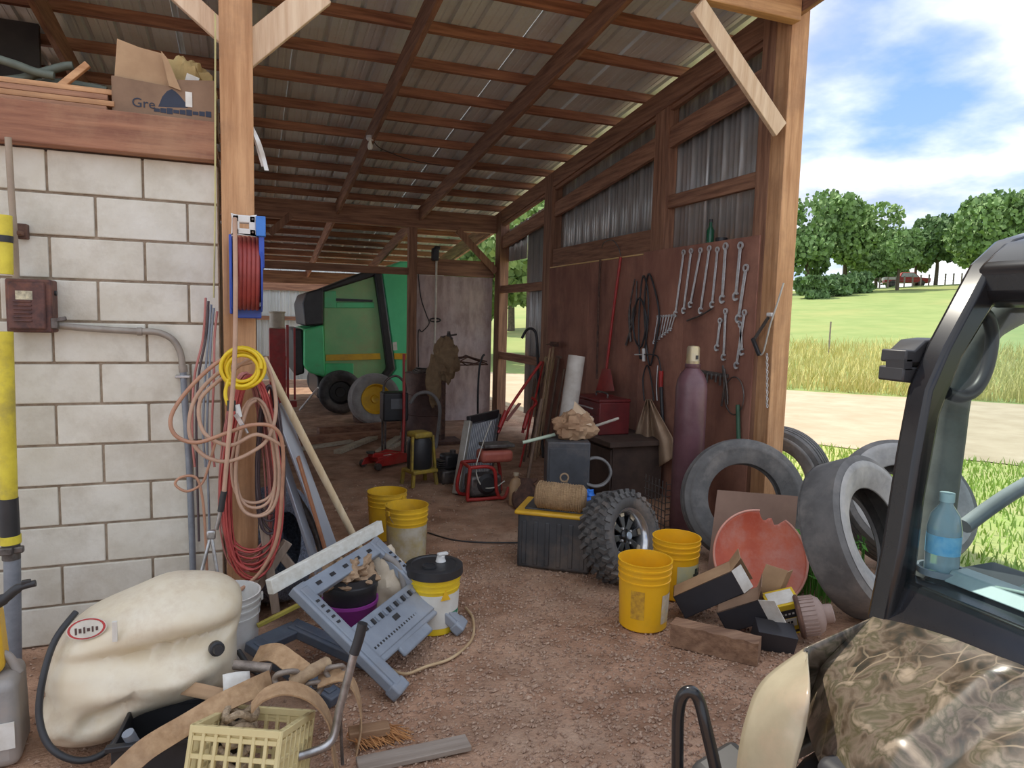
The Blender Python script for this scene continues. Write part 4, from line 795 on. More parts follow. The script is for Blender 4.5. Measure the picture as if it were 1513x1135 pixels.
MB().box(0, 0, .07, .24, .2, .14).build('crankcase', M_dsteel, t, bevel=.02); MB().box(.0, 0, .22, .17, .16, .16).build('shroud', M_black, t, bevel=.03)
for k in range(5): MB().box(-.11, 0, .15 + k * .022, .06, .14, .008).build('fin', M_dsteel, t)
MB().lathe([(0, 0), (.03, 0), (.03, .03), (0, .03)], 14, T(.04, 0, .3)).build('fuel_cap', M_dsteel, t)
q = G(672, 690); t = thing('oil_drum', 'dark rusty drum standing against the partition', 'drum', (q.x + .2, 9.6, 0))
MB().lathe([(0, 0), (.27, 0), (.285, .01), (.285, .29), (.295, .3), (.285, .31), (.285, .58), (.295, .59), (.285, .60), (.285, .87), (.29, .89), (.27, .89), (.26, .87), (0, .87)], 32).build('shell', mat('drum_brown', (.16, .09, .075), (.09, .055, .05), sc=6, rough=.6, dirt=(.3, .2, .15)), t)
for k in range(3): hose('wire_coil', [(.18 * math.cos(a) + .02 * k, .18 * math.sin(a), .90 + .02 * k + .012 * math.sin(3 * a)) for a in [2 * PI * j / 16 for j in range(16)]], .012, M_dsteel, t, closed=True)
q = AY(655, 600, 8.9); t = thing('tool_stand', 'rusty post stand draped with a brown work jacket', 'stand', (q.x, 8.9, 0))
MB().tube([(0, 0, 0), (0, 0, 1.35)], .03, 10).box(0, 0, .02, .45, .4, .04).build('post', M_rust, t)
crumple(MB(), (0.02, -.03, 1.12), .17, .12, .28, .35, 6, 30, 24, 5).build('jacket', mat('brown_canvas', (.34, .235, .13), (.22, .145, .08), sc=8, rough=.95, bump=.3), t, smooth=40)
crumple(MB(), (-.15, -.05, .85), .10, .09, .34, .3, 6, 24, 20, 11).build('sleeve', mat('brown_canvas', (.34, .235, .13), (.22, .145, .08)), t, smooth=40)
MB().lathe([(0, 0), (.05, 0), (.06, .03), (.03, .06), (.02, .12), (0, .12)], 14, T(.06, 0, 1.38)).tube([(-.05, 0, 1.42), (.17, 0, 1.46)], .012, 8).build('clamp_head', M_dsteel, t)
o = hose('grey_hose', [AY(606, 596, 8.6), AY(616, 583, 8.6), AY(632, 580, 8.6), AY(645, 590, 8.6), AY(650, 610, 8.6), AY(644, 660, 8.6), G(640, 680)], .022, mat('grey_hose', (.27, .26, .25), (.19, .18, .17)), n=9); tag(o, 'grey hose arching over the black charger', 'hose')
o = hose('pry_bar', [G(707, 660), AY(706, 600, 8.4), AY(707, 560, 8.4), AY(709, 540, 8.4), AY(713, 527, 8.4), AY(716, 524, 8.4)], .014, M_black, n=8); tag(o, 'black bar with a hooked tip standing before the partition', 'bar')
t = thing('wire_rack', 'heap of bent rusty rods on the drum', 'rods', (AY(690, 565, 9.4).x, 9.4, .98))
for k in range(9): MB().tube([(-.25 + random.uniform(-.05, .05), random.uniform(-.2, .1), .02 + random.uniform(0, .14)), (.0, random.uniform(-.1, .1), .02 + random.uniform(0, .17)), (.25 + random.uniform(-.05, .08), random.uniform(-.2, .1), random.uniform(.0, .1))], .009, 6).build('rod', M_rust, t)
# --- radiator
P1 = G(674, 730); t = TH('radiator', 'large aluminium radiator leaning with its side frame towards the door', 'radiator', P1)
lt = AY(692, 622, P1.y + .2); dxy = Vector((.46, .42, 0)); up_ = (lt - P1); nn_ = up_.cross(dxy).normalized()
def quad(p, q, r, s_, th, nm, m, sub=None, **k):
    n_ = (q - p).cross(s_ - p).normalized() * th / 2; b = MB().add([p - n_, q - n_, r - n_, s_ - n_, p + n_, q + n_, r + n_, s_ + n_], [(0, 3, 2, 1), (4, 5, 6, 7), (0, 1, 5, 4), (1, 2, 6, 5), (2, 3, 7, 6), (3, 0, 4, 7)]); return t.part(nm, b, m, sub, **k)
core = quad(P1 + dxy * .06, P1 + dxy * .95, P1 + dxy * .95 + up_ * .96, P1 + dxy * .06 + up_ * .96, .045, 'core', mat('radiator_core', (.42, .46, .50), (.30, .33, .37), sc=60, st=(1, 1, .1), rough=.45, metal=.5))
t.part('side_tank', MB().bar(P1, P1 + up_, .05, .075, nn_), mat('cast_aluminium', (.60, .60, .55), (.45, .44, .38), sc=8, rough=.45, metal=.5), bevel=.008)
t.part('side_tank', MB().bar(P1 + dxy, P1 + dxy + up_, .05, .075, nn_), M_dsteel, bevel=.008)
t.part('top_rail', MB().bar(P1 + up_, P1 + dxy + up_, .09, .045, nn_), M_black, bevel=.006); t.part('bottom_rail', MB().bar(P1 + up_ * .02, P1 + dxy + up_ * .02, .07, .04, nn_), M_black, bevel=.006)
for k in range(14): t.part('fin', MB().bar(P1 + dxy * (.1 + .06 * k) - nn_ * .024 * (1 if nn_.y > 0 else -1) + up_ * .04, P1 + dxy * (.1 + .06 * k) - nn_ * .024 * (1 if nn_.y > 0 else -1) + up_ * .93, .004, .006), M_chrome, core)
# --- red framed generator
q = G(722, 738); t = TH('generator', 'red tube framed generator with a red fuel tank and dark engine', 'generator', (q.x + .1, q.y + .25, 0)); b0 = Vector((q.x + .02, q.y + .02, 0))
def fr(pts, r=.017, nm='frame_tube'): t.hose(nm, [b0 + Vector((p[0], p[1] * .58 - .06, p[2])) for p in pts], r, M_red, n=10)
fr([(-.22, 0, .32), (-.05, 0, .32), (.02, 0, .27), (.04, 0, .1), (.08, .01, .02), (.14, .05, .02), (.2, .18, .08)]); fr([(-.22, .45, .32), (.1, .45, .32), (.16, .45, .25), (.18, .45, .02)]); fr([(-.22, 0, .32), (-.24, 0, .05), (-.2, 0, .02), (.08, .01, .02)]); fr([(-.22, .45, .32), (-.24, .45, .02), (.18, .45, .02)]); fr([(-.22, 0, .32), (-.22, .45, .32)])
t.part('engine', MB().box(b0.x - .05, b0.y + .07, .13, .32, .2, .2), M_dsteel, bevel=.03); t.part('fan_cover', MB().lathe([(0, .03), (.07, .03), (.1, 0), (0, 0)], 20, axis_frame((b0.x - .04, b0.y - .03, .15), (0, -1, 0))), M_black)
t.part('fuel_tank', MB().box(b0.x + .06, b0.y + .07, .40, .32, .2, .12), mat('faded_red', (.52, .16, .11), (.40, .1, .07), rough=.5), bevel=.04, seg=3); t.part('shelf', MB().box(b0.x + .08, b0.y + .07, .50, .3, .2, .03), M_dsteel, bevel=.006)
t.hose('wire', [b0 + Vector(p) for p in ((.0, .0, .74), (-.1, -.02, .5), (-.16, -.05, .3), (-.1, -.05, .14), (.02, -.06, .12), (.14, 0, .16))], .006, mat('pale_wire', (.6, .58, .5)))
# --- mower handle, jug, blade
t = TH('mower_handle', 'red tubular mower handle with foam grips propped on the generator', 'handle', AY(760, 640, 6.6))
for a in (((736, 640), (752, 605), (775, 570), (800, 535)), ((772, 640), (779, 612), (792, 596), (786, 588))): t.hose('tube', [AY(x, y, 6.5 + .004 * (x - 736)) for x, y in a], .016, M_red, n=10)
t.hose('grip', [AY(738, 632, 6.48), AY(748, 607, 6.5)], .024, M_red, n=10); t.hose('grip', [AY(774, 634, 6.55), AY(780, 612, 6.6)], .024, M_red, n=10)
t.part('bracket', MB().bar(AY(748, 622, 6.45), AY(768, 596, 6.5), .05, .008), mat('dusty_red', (.45, .2, .16)), bevel=.002)
q = G(765, 748); t = thing('plastic_bottle', 'dirty tan plastic jug by the rusty shovel', 'jug', (q.x, q.y + .06, 0), rz=.3)
MB().lathe([(0, 0), (.062, 0), (.068, .02), (.068, .19), (.05, .235), (.022, .25), (.022, .27), (0, .27)], 20).xf(Matrix.Diagonal((1, .75, 1, 1))).build('body', mat('tan_plastic', (.50, .33, .18), (.38, .24, .13), rough=.5), t); MB().lathe([(.026, .27), (.026, .295), (0, .295)], 14).build('cap', mat('tan_cap', (.6, .5, .35)), t); MB().box(0, -.052, .11, .09, .004, .1).build('label', mat('dull_label', (.48, .36, .22)), t)
# --- tools leaning in the corner
def lean(name, label, cat, foot, top, Yt, r, m, group=None, parts=()):
    t = TH(name, label, cat, G(*foot)); a = G(*foot); b_ = AX(*top, Yt) if Yt < 4 else AY(*top, Yt); t.hose('shaft', [a, a + (b_ - a) * .5, b_], r, m, n=9); return t, a, b_
M_handle = wood('tool_handle', (.46, .31, .18), (.30, .19, .11), 'z', bump=.08); M_dhandle = wood('dark_handle', (.18, .115, .075), (.11, .07, .05), 'z', bump=.08)
wl_ = 3.72
t, a, b_ = lean('round_shovel', 'rusty round shovel standing blade down at the tool corner', 'shovel', (772, 752), (800, 590), 6.05, .016, M_dhandle)
d = (b_ - a).normalized(); bl = MB().grid(lambda u, v: tuple(a + d * (.30 * v) + Vector((1, -.45, 0)).normalized() * ((u - .5) * .23 * (math.sin(PI * min(1, v * 1.0 + .12)) ** .5 if v < .9 else .8)) + Vector((-.3, -.8, 0)) * (.04 * (1 - (2 * u - 1) ** 2))), 10, 10); t.part('blade', bl, M_rust, solid=.004)
for k, (f, tp, m, r, nm, lab) in enumerate((((786, 672), (797, 540), M_handle, .015, 'garden_hoe', 'garden hoe handle leaning nearest the grey wall sheet'), ((797, 672), (818, 512), M_handle, .016, 'garden_rake', 'worn wooden rake handle in the tool corner'), ((804, 674), (826, 530), M_dhandle, .016, 'post_spade', 'dark spade shaft against the post'),
        ((780, 676), (808, 530), M_rust, .012, 'steel_bar', 'thin rusty steel bar among the tool handles'), ((812, 672), (834, 545), M_dhandle, .014, 'fork_handle', 'dark fork handle beside the white roll'), ((768, 690), (803, 535), M_red, .013, 'red_bar', 'long red bar slanting through the tool corner'), ((818, 676), (842, 560), M_dsteel, .012, 'iron_rod', 'straight iron rod behind the black cabinet'), ((790, 680), (813, 515), M_handle, .014, 'mattock_handle', 'pale mattock handle between the rake and the steel bar'), ((774, 682), (790, 560), M_dhandle, .015, 'sledge_handle', 'short dark sledge handle at the open end of the tool corner'))):
    t, a, b_ = lean(nm, lab, 'tool', f, tp, wl_ - .03 * k, r, m)
    if nm in ('garden_hoe', 'garden_rake'):
        t.part('head', MB().box(b_.x, b_.y - .02, b_.z + .03, .035, .2 if nm == 'garden_rake' else .13, .06), M_rust, bevel=.004)
        if nm == 'garden_rake':
            for j in range(8): t.part('tine', MB().bar(b_ + Vector((-.01, -.11 + j * .026, .04)), b_ + Vector((-.08, -.11 + j * .026, .02)), .006, .006), M_rust)
    if nm == 'post_spade': t.part('grip', MB().bar(b_ + Vector((0, -.06, .02)), b_ + Vector((0, .06, .02)), .03, .03), M_dhandle, bevel=.006)
o = hose('walking_cane', [G(803, 676), AX(797, 600, 3.5), AX(794, 520, 3.6), AX(792, 494, 3.6), AX(786, 486, 3.55), AX(778, 488, 3.5), AX(771, 500, 3.45)], .018, M_black, n=9); tag(o, 'black pipe with a crooked top standing in the tool corner', 'pipe')
t = TH('straw_broom', 'straw broom standing bristles up among the tools', 'broom', G(795, 676)); a, b_ = G(795, 676), AX(806, 590, 3.55); t.hose('handle', [a, b_], .013, M_handle)
b = MB(); e_ = AX(812, 528, 3.65); dd = (e_ - b_)
for k in range(160):
    s = Vector((random.uniform(-.5, .5), random.uniform(-1, 1), 0)); b.bar(b_ + s * .02, b_ + dd * random.uniform(.85, 1.05) + s * .085, .004, .004)
br = t.part('bristles', b, mat('straw', (.52, .38, .2), (.38, .26, .13)), fix=False, smooth=0); br['kind'] = 'stuff'
t = TH('vinyl_roll', 'leaning roll, white at the top and flaking green below', 'roll', G(822, 742)); a, b_ = G(822, 735), AY(852, 526, 5.9); mid = a + (b_ - a) * .52
for p, q_, m, nm in ((a, mid, mat('flaking_green', (.40, .46, .34), (.36, .25, .17), sc=9, rough=.7, dirt=(.3, .18, .1), dsc=5), 'lower_wrap'), (mid + (b_ - a) * .01, b_, mat('white_roll', (.66, .62, .56), (.52, .47, .41), sc=8, rough=.7), 'upper_wrap')): t.part(nm, MB().tube([p, q_], .082, 20), m)
t.part('tie', MB().tube([mid - (b_ - a) * .008, mid + (b_ - a) * .012], .086, 20), M_dsteel)
# --- cabinet, toolbox, bag
q = G(838, 768); t = thing('welder_cabinet', 'dark steel cabinet with a tan round emblem below the paper bag', 'cabinet', Vector((*G(838, 648, .74).xy, 0)), rz=-.35); Mq = t.matrix_basis
M_cab = mat('charcoal_paint', (.075, .08, .09), (.05, .052, .058), sc=5, rough=.5, dirt=(.2, .15, .11), damt=.4)
CW, CD, CH = .34, .34, .71
MB().box(0, 0, CH / 2 + .03, CW, CD, CH).build('case', M_cab, t, bevel=.012); MB().box(0, -CD / 2 - .004, CH / 2 + .02, CW - .04, .008, CH - .08).build('front_panel', M_cab, t, bevel=.003)
em = MB().lathe([(.026, 0), (.038, 0), (.038, .003), (.026, .003)], 20, T(-.03, -CD / 2 - .008, .46) @ rotm(PI / 2), closed=True); em.box(-.035, -CD / 2 - .0095, .385, .03, .003, .045).box(-.012, -CD / 2 - .0095, .43, .016, .003, .02); em.build('emblem', mat('tan_emblem', (.50, .34, .2)), t)
for sx in (-.15, .15): MB().box(sx, 0, .015, .05, CD, .03).build('skid', M_black, t)
for k in range(5): MB().box(.1, -CD / 2 - .009, .12 + .022 * k, .1, .003, .008).build('louvre', M_black, t)
o = hose('welding_cable', [Mq @ Vector(p) for p in [(.22 + .12 * math.cos(a) , -.12 - .01 * k + .02 * math.sin(a), .50 + .11 * math.sin(a)) for k in range(4) for a in [2 * PI * j / 12 for j in range(12)]]], .011, mat('grey_rubber', (.25, .245, .24), (.17, .165, .16)), n=7); tag(o, 'grey welding cable coiled on the side of the dark cabinet', 'cable')
t = thing('paper_bag', 'crumpled brown paper bag on top of the dark cabinet', 'bag', Mq @ Vector((.05, 0, CH + .03)))
crumple(MB(), (0, 0, .10), .17, .14, .12, .34, 5, 34, 24, 21, zmin=-.098).build('bag', mat('brown_bag', (.52, .34, .2), (.32, .18, .1), sc=5, rough=.85), t, smooth=25)
MB().add([(-.05, -.05, .15), (.1, -.12, .12), (.17, -.02, .16), (.02, .04, .30)], [(0, 1, 3), (1, 2, 3), (0, 3, 2), (0, 2, 1)]).build('torn_flap', mat('pale_paper', (.66, .50, .34), (.52, .37, .24)), t, smooth=0, solid=.002)
o = MB().tube([Mq @ Vector((-.36, -.06, CH - .0)), Mq @ Vector((-.10, .0, CH + .06))], .014, 10).build('mint_rod', mat('mint_paint', (.55, .66, .50), rough=.5)); tag(o, 'short mint green rod resting on the cabinet edge', 'rod')
o = MB().tube([Mq @ Vector((.1, .05, CH + .08)), Mq @ Vector((.46, .30, CH + .16))], .012, 8).build('white_stick', mat('bleached_wood', (.62, .56, .47), rough=.7)); tag(o, 'bleached stick poking out behind the paper bag', 'stick')
t = thing('workbench', 'dark low bench along the plywood wall under the red toolbox', 'bench', (3.42, 6.1, 0))
M_dbench = mat('dark_bench', (.10, .065, .05), (.06, .04, .033), rough=.8)
MB().box(0, 0, .55, .62, 1.2, .05).build('top', M_dbench, t, bevel=.004); MB().box(.02, 0, .262, .54, 1.1, .525).build('carcass', M_dbench, t)
for sy in (-.28, .28): d_ = MB().box(-.26, sy, .27, .02, .52, .44).build('door', M_dbench, t, bevel=.004); MB().box(-.275, sy * .3, .3, .012, .02, .1).build('pull', M_dsteel, d_)
t = thing('tool_box', 'red metal toolbox on the low bench by the plywood wall', 'toolbox', (3.36, 6.15, .577), rz=-PI / 2)
MB().box(0, 0, .16, .55, .34, .32).build('body', mat('dark_red_paint', (.20, .025, .026), (.13, .018, .02), rough=.45, dirt=(.09, .04, .035)), t, bevel=.01); MB().box(0, 0, .335, .56, .35, .03).build('lid', mat('dark_red_paint', (.20, .025, .026)), t, bevel=.008)
for k in range(3): d_ = MB().box(0, -.172, .06 + .085 * k, .5, .008, .07).build('drawer', mat('dark_red_paint', (.30, .03, .03)), t, bevel=.003); MB().box(0, -.18, .08 + .085 * k, .3, .01, .012).build('pull', M_chrome, d_)
MB().tube(spline([(-.12, 0, .35), (-.1, 0, .39), (.1, 0, .39), (.12, 0, .35)], 5), .01, 8).build('handle', M_dsteel, t, smooth=80)
# --- tools hung on the wall and leaning on it
WX = 3.775
def wp(x, y, off=0): return AX(x, y, WX - off)
t = TH('ice_scraper', 'long red handled scraper with a flared red foot against the plywood', 'scraper', wp(893, 578, .15)); t.hose('handle', [wp(917, 380, .02), wp(905, 470, .06), wp(896, 545, .10)], .016, M_red, n=9)
t.part('foot', MB().add([wp(880, 578, .1), wp(908, 578, .1), wp(902, 545, .08), wp(890, 545, .08), wp(880, 578, .16), wp(908, 578, .16), wp(902, 545, .12), wp(890, 545, .12)], [(0, 1, 2, 3), (4, 7, 6, 5), (0, 4, 5, 1), (1, 5, 6, 2), (2, 6, 7, 3), (3, 7, 4, 0)]), M_red)
t.part('tip', MB().bar(wp(887, 580, .12), wp(888, 574, .12), .04, .03), M_white)
o = hose('dark_pole', [wp(887, 384, .03), wp(884, 460, .06), wp(882, 560, .12)], .013, M_rust, n=8); tag(o, 'dark rusty pole leaning beside the red scraper', 'pole')
o = hose('wire_hook', [wp(889, 366, .02), wp(893, 358, .05), wp(905, 355, .06), wp(914, 366, .03), wp(917, 378, .02)], .006, M_dsteel); tag(o, 'bent wire hook above the red scraper', 'hook')
for k, (pts, lab) in enumerate(([[(958, 405), (968, 430), (974, 470), (966, 520), (960, 540), (955, 510), (952, 450)], 'black fan belt hanging in a tall loop on the plywood'], [[(950, 408), (958, 440), (955, 500), (946, 530), (944, 470)], 'second black fan belt hung inside the tall one'], [[(945, 440), (955, 470), (948, 512), (938, 500), (936, 465)], 'short black belt beside the tall loops'])):
    o = MB().tube(spline([wp(x, y, .03 + .015 * k) for x, y in pts], 5, True), .010, 6, True).build('fan_belt', M_black, smooth=60); tag(o, lab, 'belt', 'fan belts on the plywood wall')
t = TH('grass_shears', 'dark hedge shears hanging by the fan belts', 'shears', wp(935, 520)); 
for a in (((938, 412), (930, 460), (932, 505)), ((941, 415), (938, 462), (925, 510))): t.hose('blade', [wp(x, y, .02) for x, y in a], [.008] * 6 + [.014] * 7, M_dsteel)
t.hose('grip', [wp(937, 455, .03), wp(933, 478, .03)], .018, M_dsteel)
# wrenches
def wrench(top, bot, lab, grp='wrenches on the plywood wall', k=1.0):
    a, b_ = wp(*top, .012), wp(*bot, .012); t = TH('wrench', lab, 'wrench', b_, group=grp); d = (b_ - a).normalized(); L_ = (b_ - a).length; s_ = Vector((0, d.z, -d.y)).normalized(); w = .0135 * k
    t.part('shank', MB().bar(a + d * .02 * k, b_ - d * .02 * k, .007, w * 1.7, Vector((1, 0, 0)).cross(d)), M_chrome, bevel=.002)
    t.part('ring', MB().lathe([(w * .95, -.006), (w * 1.7, -.006), (w * 1.7, .006), (w * .95, .006)], 14, axis_frame(a, (1, 0, 0)), closed=True), M_chrome)
    t.part('jaw', MB().lathe([(w * 1.0, -.006), (w * 2.0, -.006), (w * 2.0, .006), (w * 1.0, .006)], 12, axis_frame(b_, (-1, 0, 0), math.atan2((-d).y, (-d).z) ), a0=.6, a1=2 * PI - .6), M_chrome, fix=True)
    return t
big = [((1010, 373), (998, 464)), ((1021, 371), (1010, 459)), ((1035, 370), (1020, 450)), ((1048, 367), (1035, 459)), ((1060, 369), (1052, 450)), ((1072, 364), (1067, 442)), ((1094, 363), (1087, 438)), ((1102, 396), (1091, 471))]
names = ['long wrench hung next to the row of small wrenches', 'second long wrench along from the small wrenches', 'third long wrench along from the small wrenches', 'fourth long wrench along from the small wrenches', 'long wrench hanging above the black pry bar', 'long wrench with a wide open jaw left of the biggest', 'biggest bright wrench at the top of the board', 'long wrench hung lower beside the biggest one']
for (a, b_), lab in zip(big, names): wrench(a, b_, lab, k=1.45 if 'biggest' in lab else 1.15)
for k in range(7): wrench((972 + 4.2 * k, 468 - .3 * k), (966 + 4.2 * k, 506 - 3.2 * k), ['smallest wrench at the end of the close row', 'small wrench next to the smallest one in the row', 'small wrench third along the close row', 'middle wrench of the close row of seven', 'small wrench past the middle of the close row', 'small wrench next to last in the close row', 'largest of the small wrenches in the close row'][6 - k], 'small wrenches in a row', .6)
for a, b_, lab in (((1072, 460), (1069, 528), 'wrench hanging low beneath the wide-jawed long wrench'), ((1100, 462), (1088, 540), 'heavy double-ended wrench below the biggest wrench'), ((1064, 474), (1059, 514), 'short wrench beside the low hanging wrench'), ((1094, 480), (1096, 520), 'small spanner hung beside the heavy double-ended wrench')): wrench(a, b_, lab, k=1.15)
o = hose('pry_bar', [wp(1015, 474, .03), wp(1035, 466, .03), wp(1052, 456, .03)], .008, M_dsteel); tag(o, 'short black pry bar hung across under the long wrenches', 'bar')
t = TH('tool_rack', 'dark rack of sockets and pliers low on the plywood', 'rack', wp(1058, 570)); t.part('rail', MB().bar(wp(1030, 548, .02), wp(1075, 556, .02), .02, .03), M_dsteel)
for k in range(7):
    a = wp(1032 + 6.5 * k, 549 + k, .03); t.part('socket', MB().tube([a, a - Vector((0, 0, .05 + .02 * (k % 3)))], .011, 8), M_dsteel)
t.hose('pliers', [wp(1068, 540, .03), wp(1070, 570, .03), wp(1066, 600, .03)], .010, M_dsteel); t.hose('pliers', [wp(1070, 545, .03), wp(1074, 575, .03), wp(1075, 598, .03)], .009, M_dsteel)
o = hose('green_pipe', [wp(1090, 598, .03), wp(1091, 640, .03), wp(1092, 676, .03)], .018, mat('dark_green_paint', (.06, .15, .09), rough=.5)); tag(o, 'dark green pipe standing against the foot of the plywood', 'pipe')
o = MB().tube([wp(1085 + 14 * math.cos(a), 585 + 28 * math.sin(a), .02) for a in [2 * PI * k / 24 for k in range(24)]], .006, 6, True).build('wire_ring', M_dsteel, smooth=80); tag(o, 'thin wire ring hanging near the corner post', 'ring')
t = TH('bow_saw', 'small bow saw with a pale frame tied beside the corner post', 'saw', wp(1130, 520)); t.hose('frame', [wp(1158, 418, .02), wp(1148, 450, .04), wp(1138, 480, .05), wp(1128, 520, .03), wp(1122, 524, .02)], .007, mat('pale_frame', (.62, .60, .55), rough=.4))
t.part('blade', MB().bar(wp(1136, 468, .03), wp(1112, 505, .03), .004, .03), M_dsteel); t.part('handle', MB().bar(wp(1112, 500, .03), wp(1122, 525, .03), .025, .03), M_black, bevel=.006); t.part('knot', MB().box(wp(1138, 465, .05).x, wp(1138, 465, .05).y, wp(1138, 465, .05).z, .03, .06, .03), M_white, bevel=.008)
t = TH('hanging_chain', 'thin steel chain hanging by the corner post', 'chain', wp(1136, 600))
for k in range(16):
    c = wp(1133 + (k % 2) * .6, 525 + k * 5, .02); t.part('link', MB().tube([c + Vector(((.008 if k % 2 else 0) * math.cos(a), (0 if k % 2 else .008) * math.cos(a), .015 * math.sin(a))) for a in [2 * PI * j / 10 for j in range(10)]], .0028, 5, True), M_chrome, smooth=80)
t = TH('green_bottle', 'dark green bottle standing on the plywood top ledge', 'bottle', AX(1049, 356, 3.84)); c = t.b
t.part('glass', MB().lathe([(0, 0), (.032, 0), (.034, .02), (.034, .11), (.014, .15), (.014, .19), (0, .19)], 18, T(c.x, c.y, 2.4)), mat('green_glass', (.02, .12, .06), rough=.15)); t.part('cap', MB().lathe([(.016, .185), (.016, .21), (0, .21)], 12, T(c.x, c.y, 2.4)), M_black)
o = MB().lathe([(0, 0), (.05, 0), (.052, .02), (.05, .035), (0, .035)], 20, T(3.85, AX(1066, 352, 3.85).y, 2.4)).build('tin_lid', M_black); tag(o, 'flat black tin on the ledge beside the green bottle', 'tin')
# leather apron, grease gun, basket
t = TH('leather_apron', 'tan leather apron hanging beside the gas cylinder', 'apron', wp(965, 690))
def apr(u, v):
    x = 958 + (-26 + 58 * u) * (.12 + .88 * min(1, v * 1.5)) + 6 * v; y = 590 + 104 * v - 18 * abs(2 * u - 1) * v; p = wp(x, y, .12 + .05 * math.sin(u * 9) * v + .03 * math.sin(u * 17 + 2)); return tuple(p)
t.part('hide', MB().grid(apr, 24, 18), mat('tan_leather', (.50, .36, .25), (.38, .26, .17), sc=4, rough=.8, dirt=(.25, .16, .1)), solid=.004, smooth=60)
t.hose('neck_strap', [wp(952, 592, .05), wp(950, 560, .03), wp(956, 540, .02), wp(962, 560, .03), wp(966, 592, .05)], .008, M_black)
t = TH('grease_gun', 'grease gun with a red barrel hung above the apron', 'grease gun', wp(975, 600)); t.hose('barrel', [wp(977, 548, .04), wp(976, 572, .04)], .022, M_red, n=12); t.hose('body', [wp(977, 572, .04), wp(978, 600, .05), wp(980, 640, .06)], .018, M_black, n=10); t.hose('lever', [wp(972, 540, .04), wp(970, 570, .05), wp(971, 592, .05)], .006, M_chrome); t.hose('hose', [wp(977, 548, .04), wp(972, 528, .05), wp(962, 524, .06), wp(950, 524, .05), wp(940, 524, .04)], .007, M_black)
t = TH('fire_nozzle', 'white plastic nozzle hung on the wall over the apron', 'nozzle', wp(950, 530)); t.hose('body', [wp(951, 515, .05), wp(951, 534, .05)], .018, M_white); t.hose('cross', [wp(938, 524, .05), wp(952, 524, .05)], .008, M_white)
t = TH('wire_basket', 'dark wire basket on the ground under the apron', 'basket', (3.35, 4.75, 0)); bx, by = 3.32, 4.75
for k in range(9):
    for pp_ in ([(bx - .2 + .05 * k, by - .16, .0), (bx - .2 + .05 * k, by - .16, .42)], [(bx - .2, by - .16, .05 * k), (bx + .2, by - .16, .05 * k)]): t.part('wire', MB().tube(pp_, .004, 5), M_dsteel)
for k in range(7):
    for pp_ in ([(bx - .2, by - .16 + .05 * k, .0), (bx - .2, by - .16 + .05 * k, .42)], [(bx - .2, by - .16, .06 * k), (bx - .2, by + .16, .06 * k)]): t.part('wire', MB().tube(pp_, .004, 5), M_dsteel)
# gas cylinder
q = Vector((3.25, 4.50, 0)); top = AX(1015, 515, 3.2)
t = thing('gas_cylinder', 'tall maroon gas cylinder with a brass coloured cap against the plywood', 'gas cylinder', q)
M_mar = mat('maroon_paint', (.17, .08, .095), (.11, .05, .06), sc=3, rough=.36, dirt=(.26, .17, .18), dsc=2, damt=.4)
MB().lathe([(0, .01), (.10, 0), (.122, .02), (.122, 1.18), (.115, 1.24), (.09, 1.30), (.06, 1.335), (.05, 1.35), (.048, 1.38), (0, 1.38)], 36).build('body', M_mar, t, smooth=50)
MB().lathe([(.052, 1.37), (.054, 1.40), (.05, 1.405), (.05, 1.50), (.042, 1.515), (0, 1.52)], 24).build('cap', mat('brass_cap', (.62, .50, .27), (.5, .42, .3), sc=8, rough=.4, metal=.5), t); MB().lathe([(.056, 1.345), (.06, 1.35), (.06, 1.375), (.05, 1.38)], 24).build('neck_ring', M_mar, t)
MB().box(0, -.051, 1.43, .02, .006, .03).build('cap_slot', M_black, t)
# bulb on the rafter
t = TH('bare_bulb', 'bare bulb in a white holder on the rafter', 'bulb', AX(547, 205, 1.25)); c = t.b
t.part('holder', MB().lathe([(0, .03), (.04, .03), (.045, 0), (.03, -.02), (0, -.02)], 18, T(c)), M_white); t.part('glass', MB().lathe([(0, -.12), (.02, -.115), (.03, -.09), (.028, -.065), (.014, -.03), (.014, -.02)], 16, T(c)), mat('bulb_glass', (.85, .83, .7), rough=.2))
o = hose('lamp_wire', [c + Vector((.02, 0, .03)), c + Vector((.12, .1, -.06)), c + Vector((.5, .25, -.12)), c + Vector((.9, .45, -.10))], .005, M_black); tag(o, 'thin black wire strung from the bulb across the rafters', 'wire')
# ================================================================ RIGHT SIDE
# --- tote, twine, tarp
q = G(838, 850); t = thing('storage_tote', 'charcoal storage tote with a yellow lid beside the off-road wheel', 'tote', (q.x + .04, q.y + .25, 0), rz=-.62); TM = t.matrix_basis
M_tote = mat('charcoal_plastic', (.06, .063, .068), (.04, .042, .046), rough=.45, dirt=(.28, .2, .14), damt=.4)
MB().box(0, 0, .19, .50, .36, .38).xf(Matrix.Identity(4)).build('tub', M_tote, t, bevel=.02, seg=3)
for k in range(6):
    for s in (-1, 1): MB().box(-.2 + .08 * k, s * .182, .18, .03, .012, .3).build('rib', M_tote, t, bevel=.004)
MB().box(0, 0, .385, .54, .40, .03).build('lid', mat('lid_yellow', (.72, .42, .03), (.6, .33, .02), rough=.4, dirt=(.3, .2, .08)), t, bevel=.012); MB().box(0, 0, .405, .42, .29, .015).build('lid_panel', M_tote, t, bevel=.006)
a, b_ = TM @ Vector((-.14, -.1, .50)), TM @ Vector((.20, -.10, .49))
t = TH('twine_spool', 'big roll of tan baler twine lying on the tote lid', 'twine', TM @ Vector((0, -.1, .41)))
d = (b_ - a); fr_, L_ = frame(a, b_); M_tw = mat('sisal_twine', (.48, .32, .17), (.30, .19, .1), sc=40, st=(1, 1, 6), rough=.95, bump=.5)
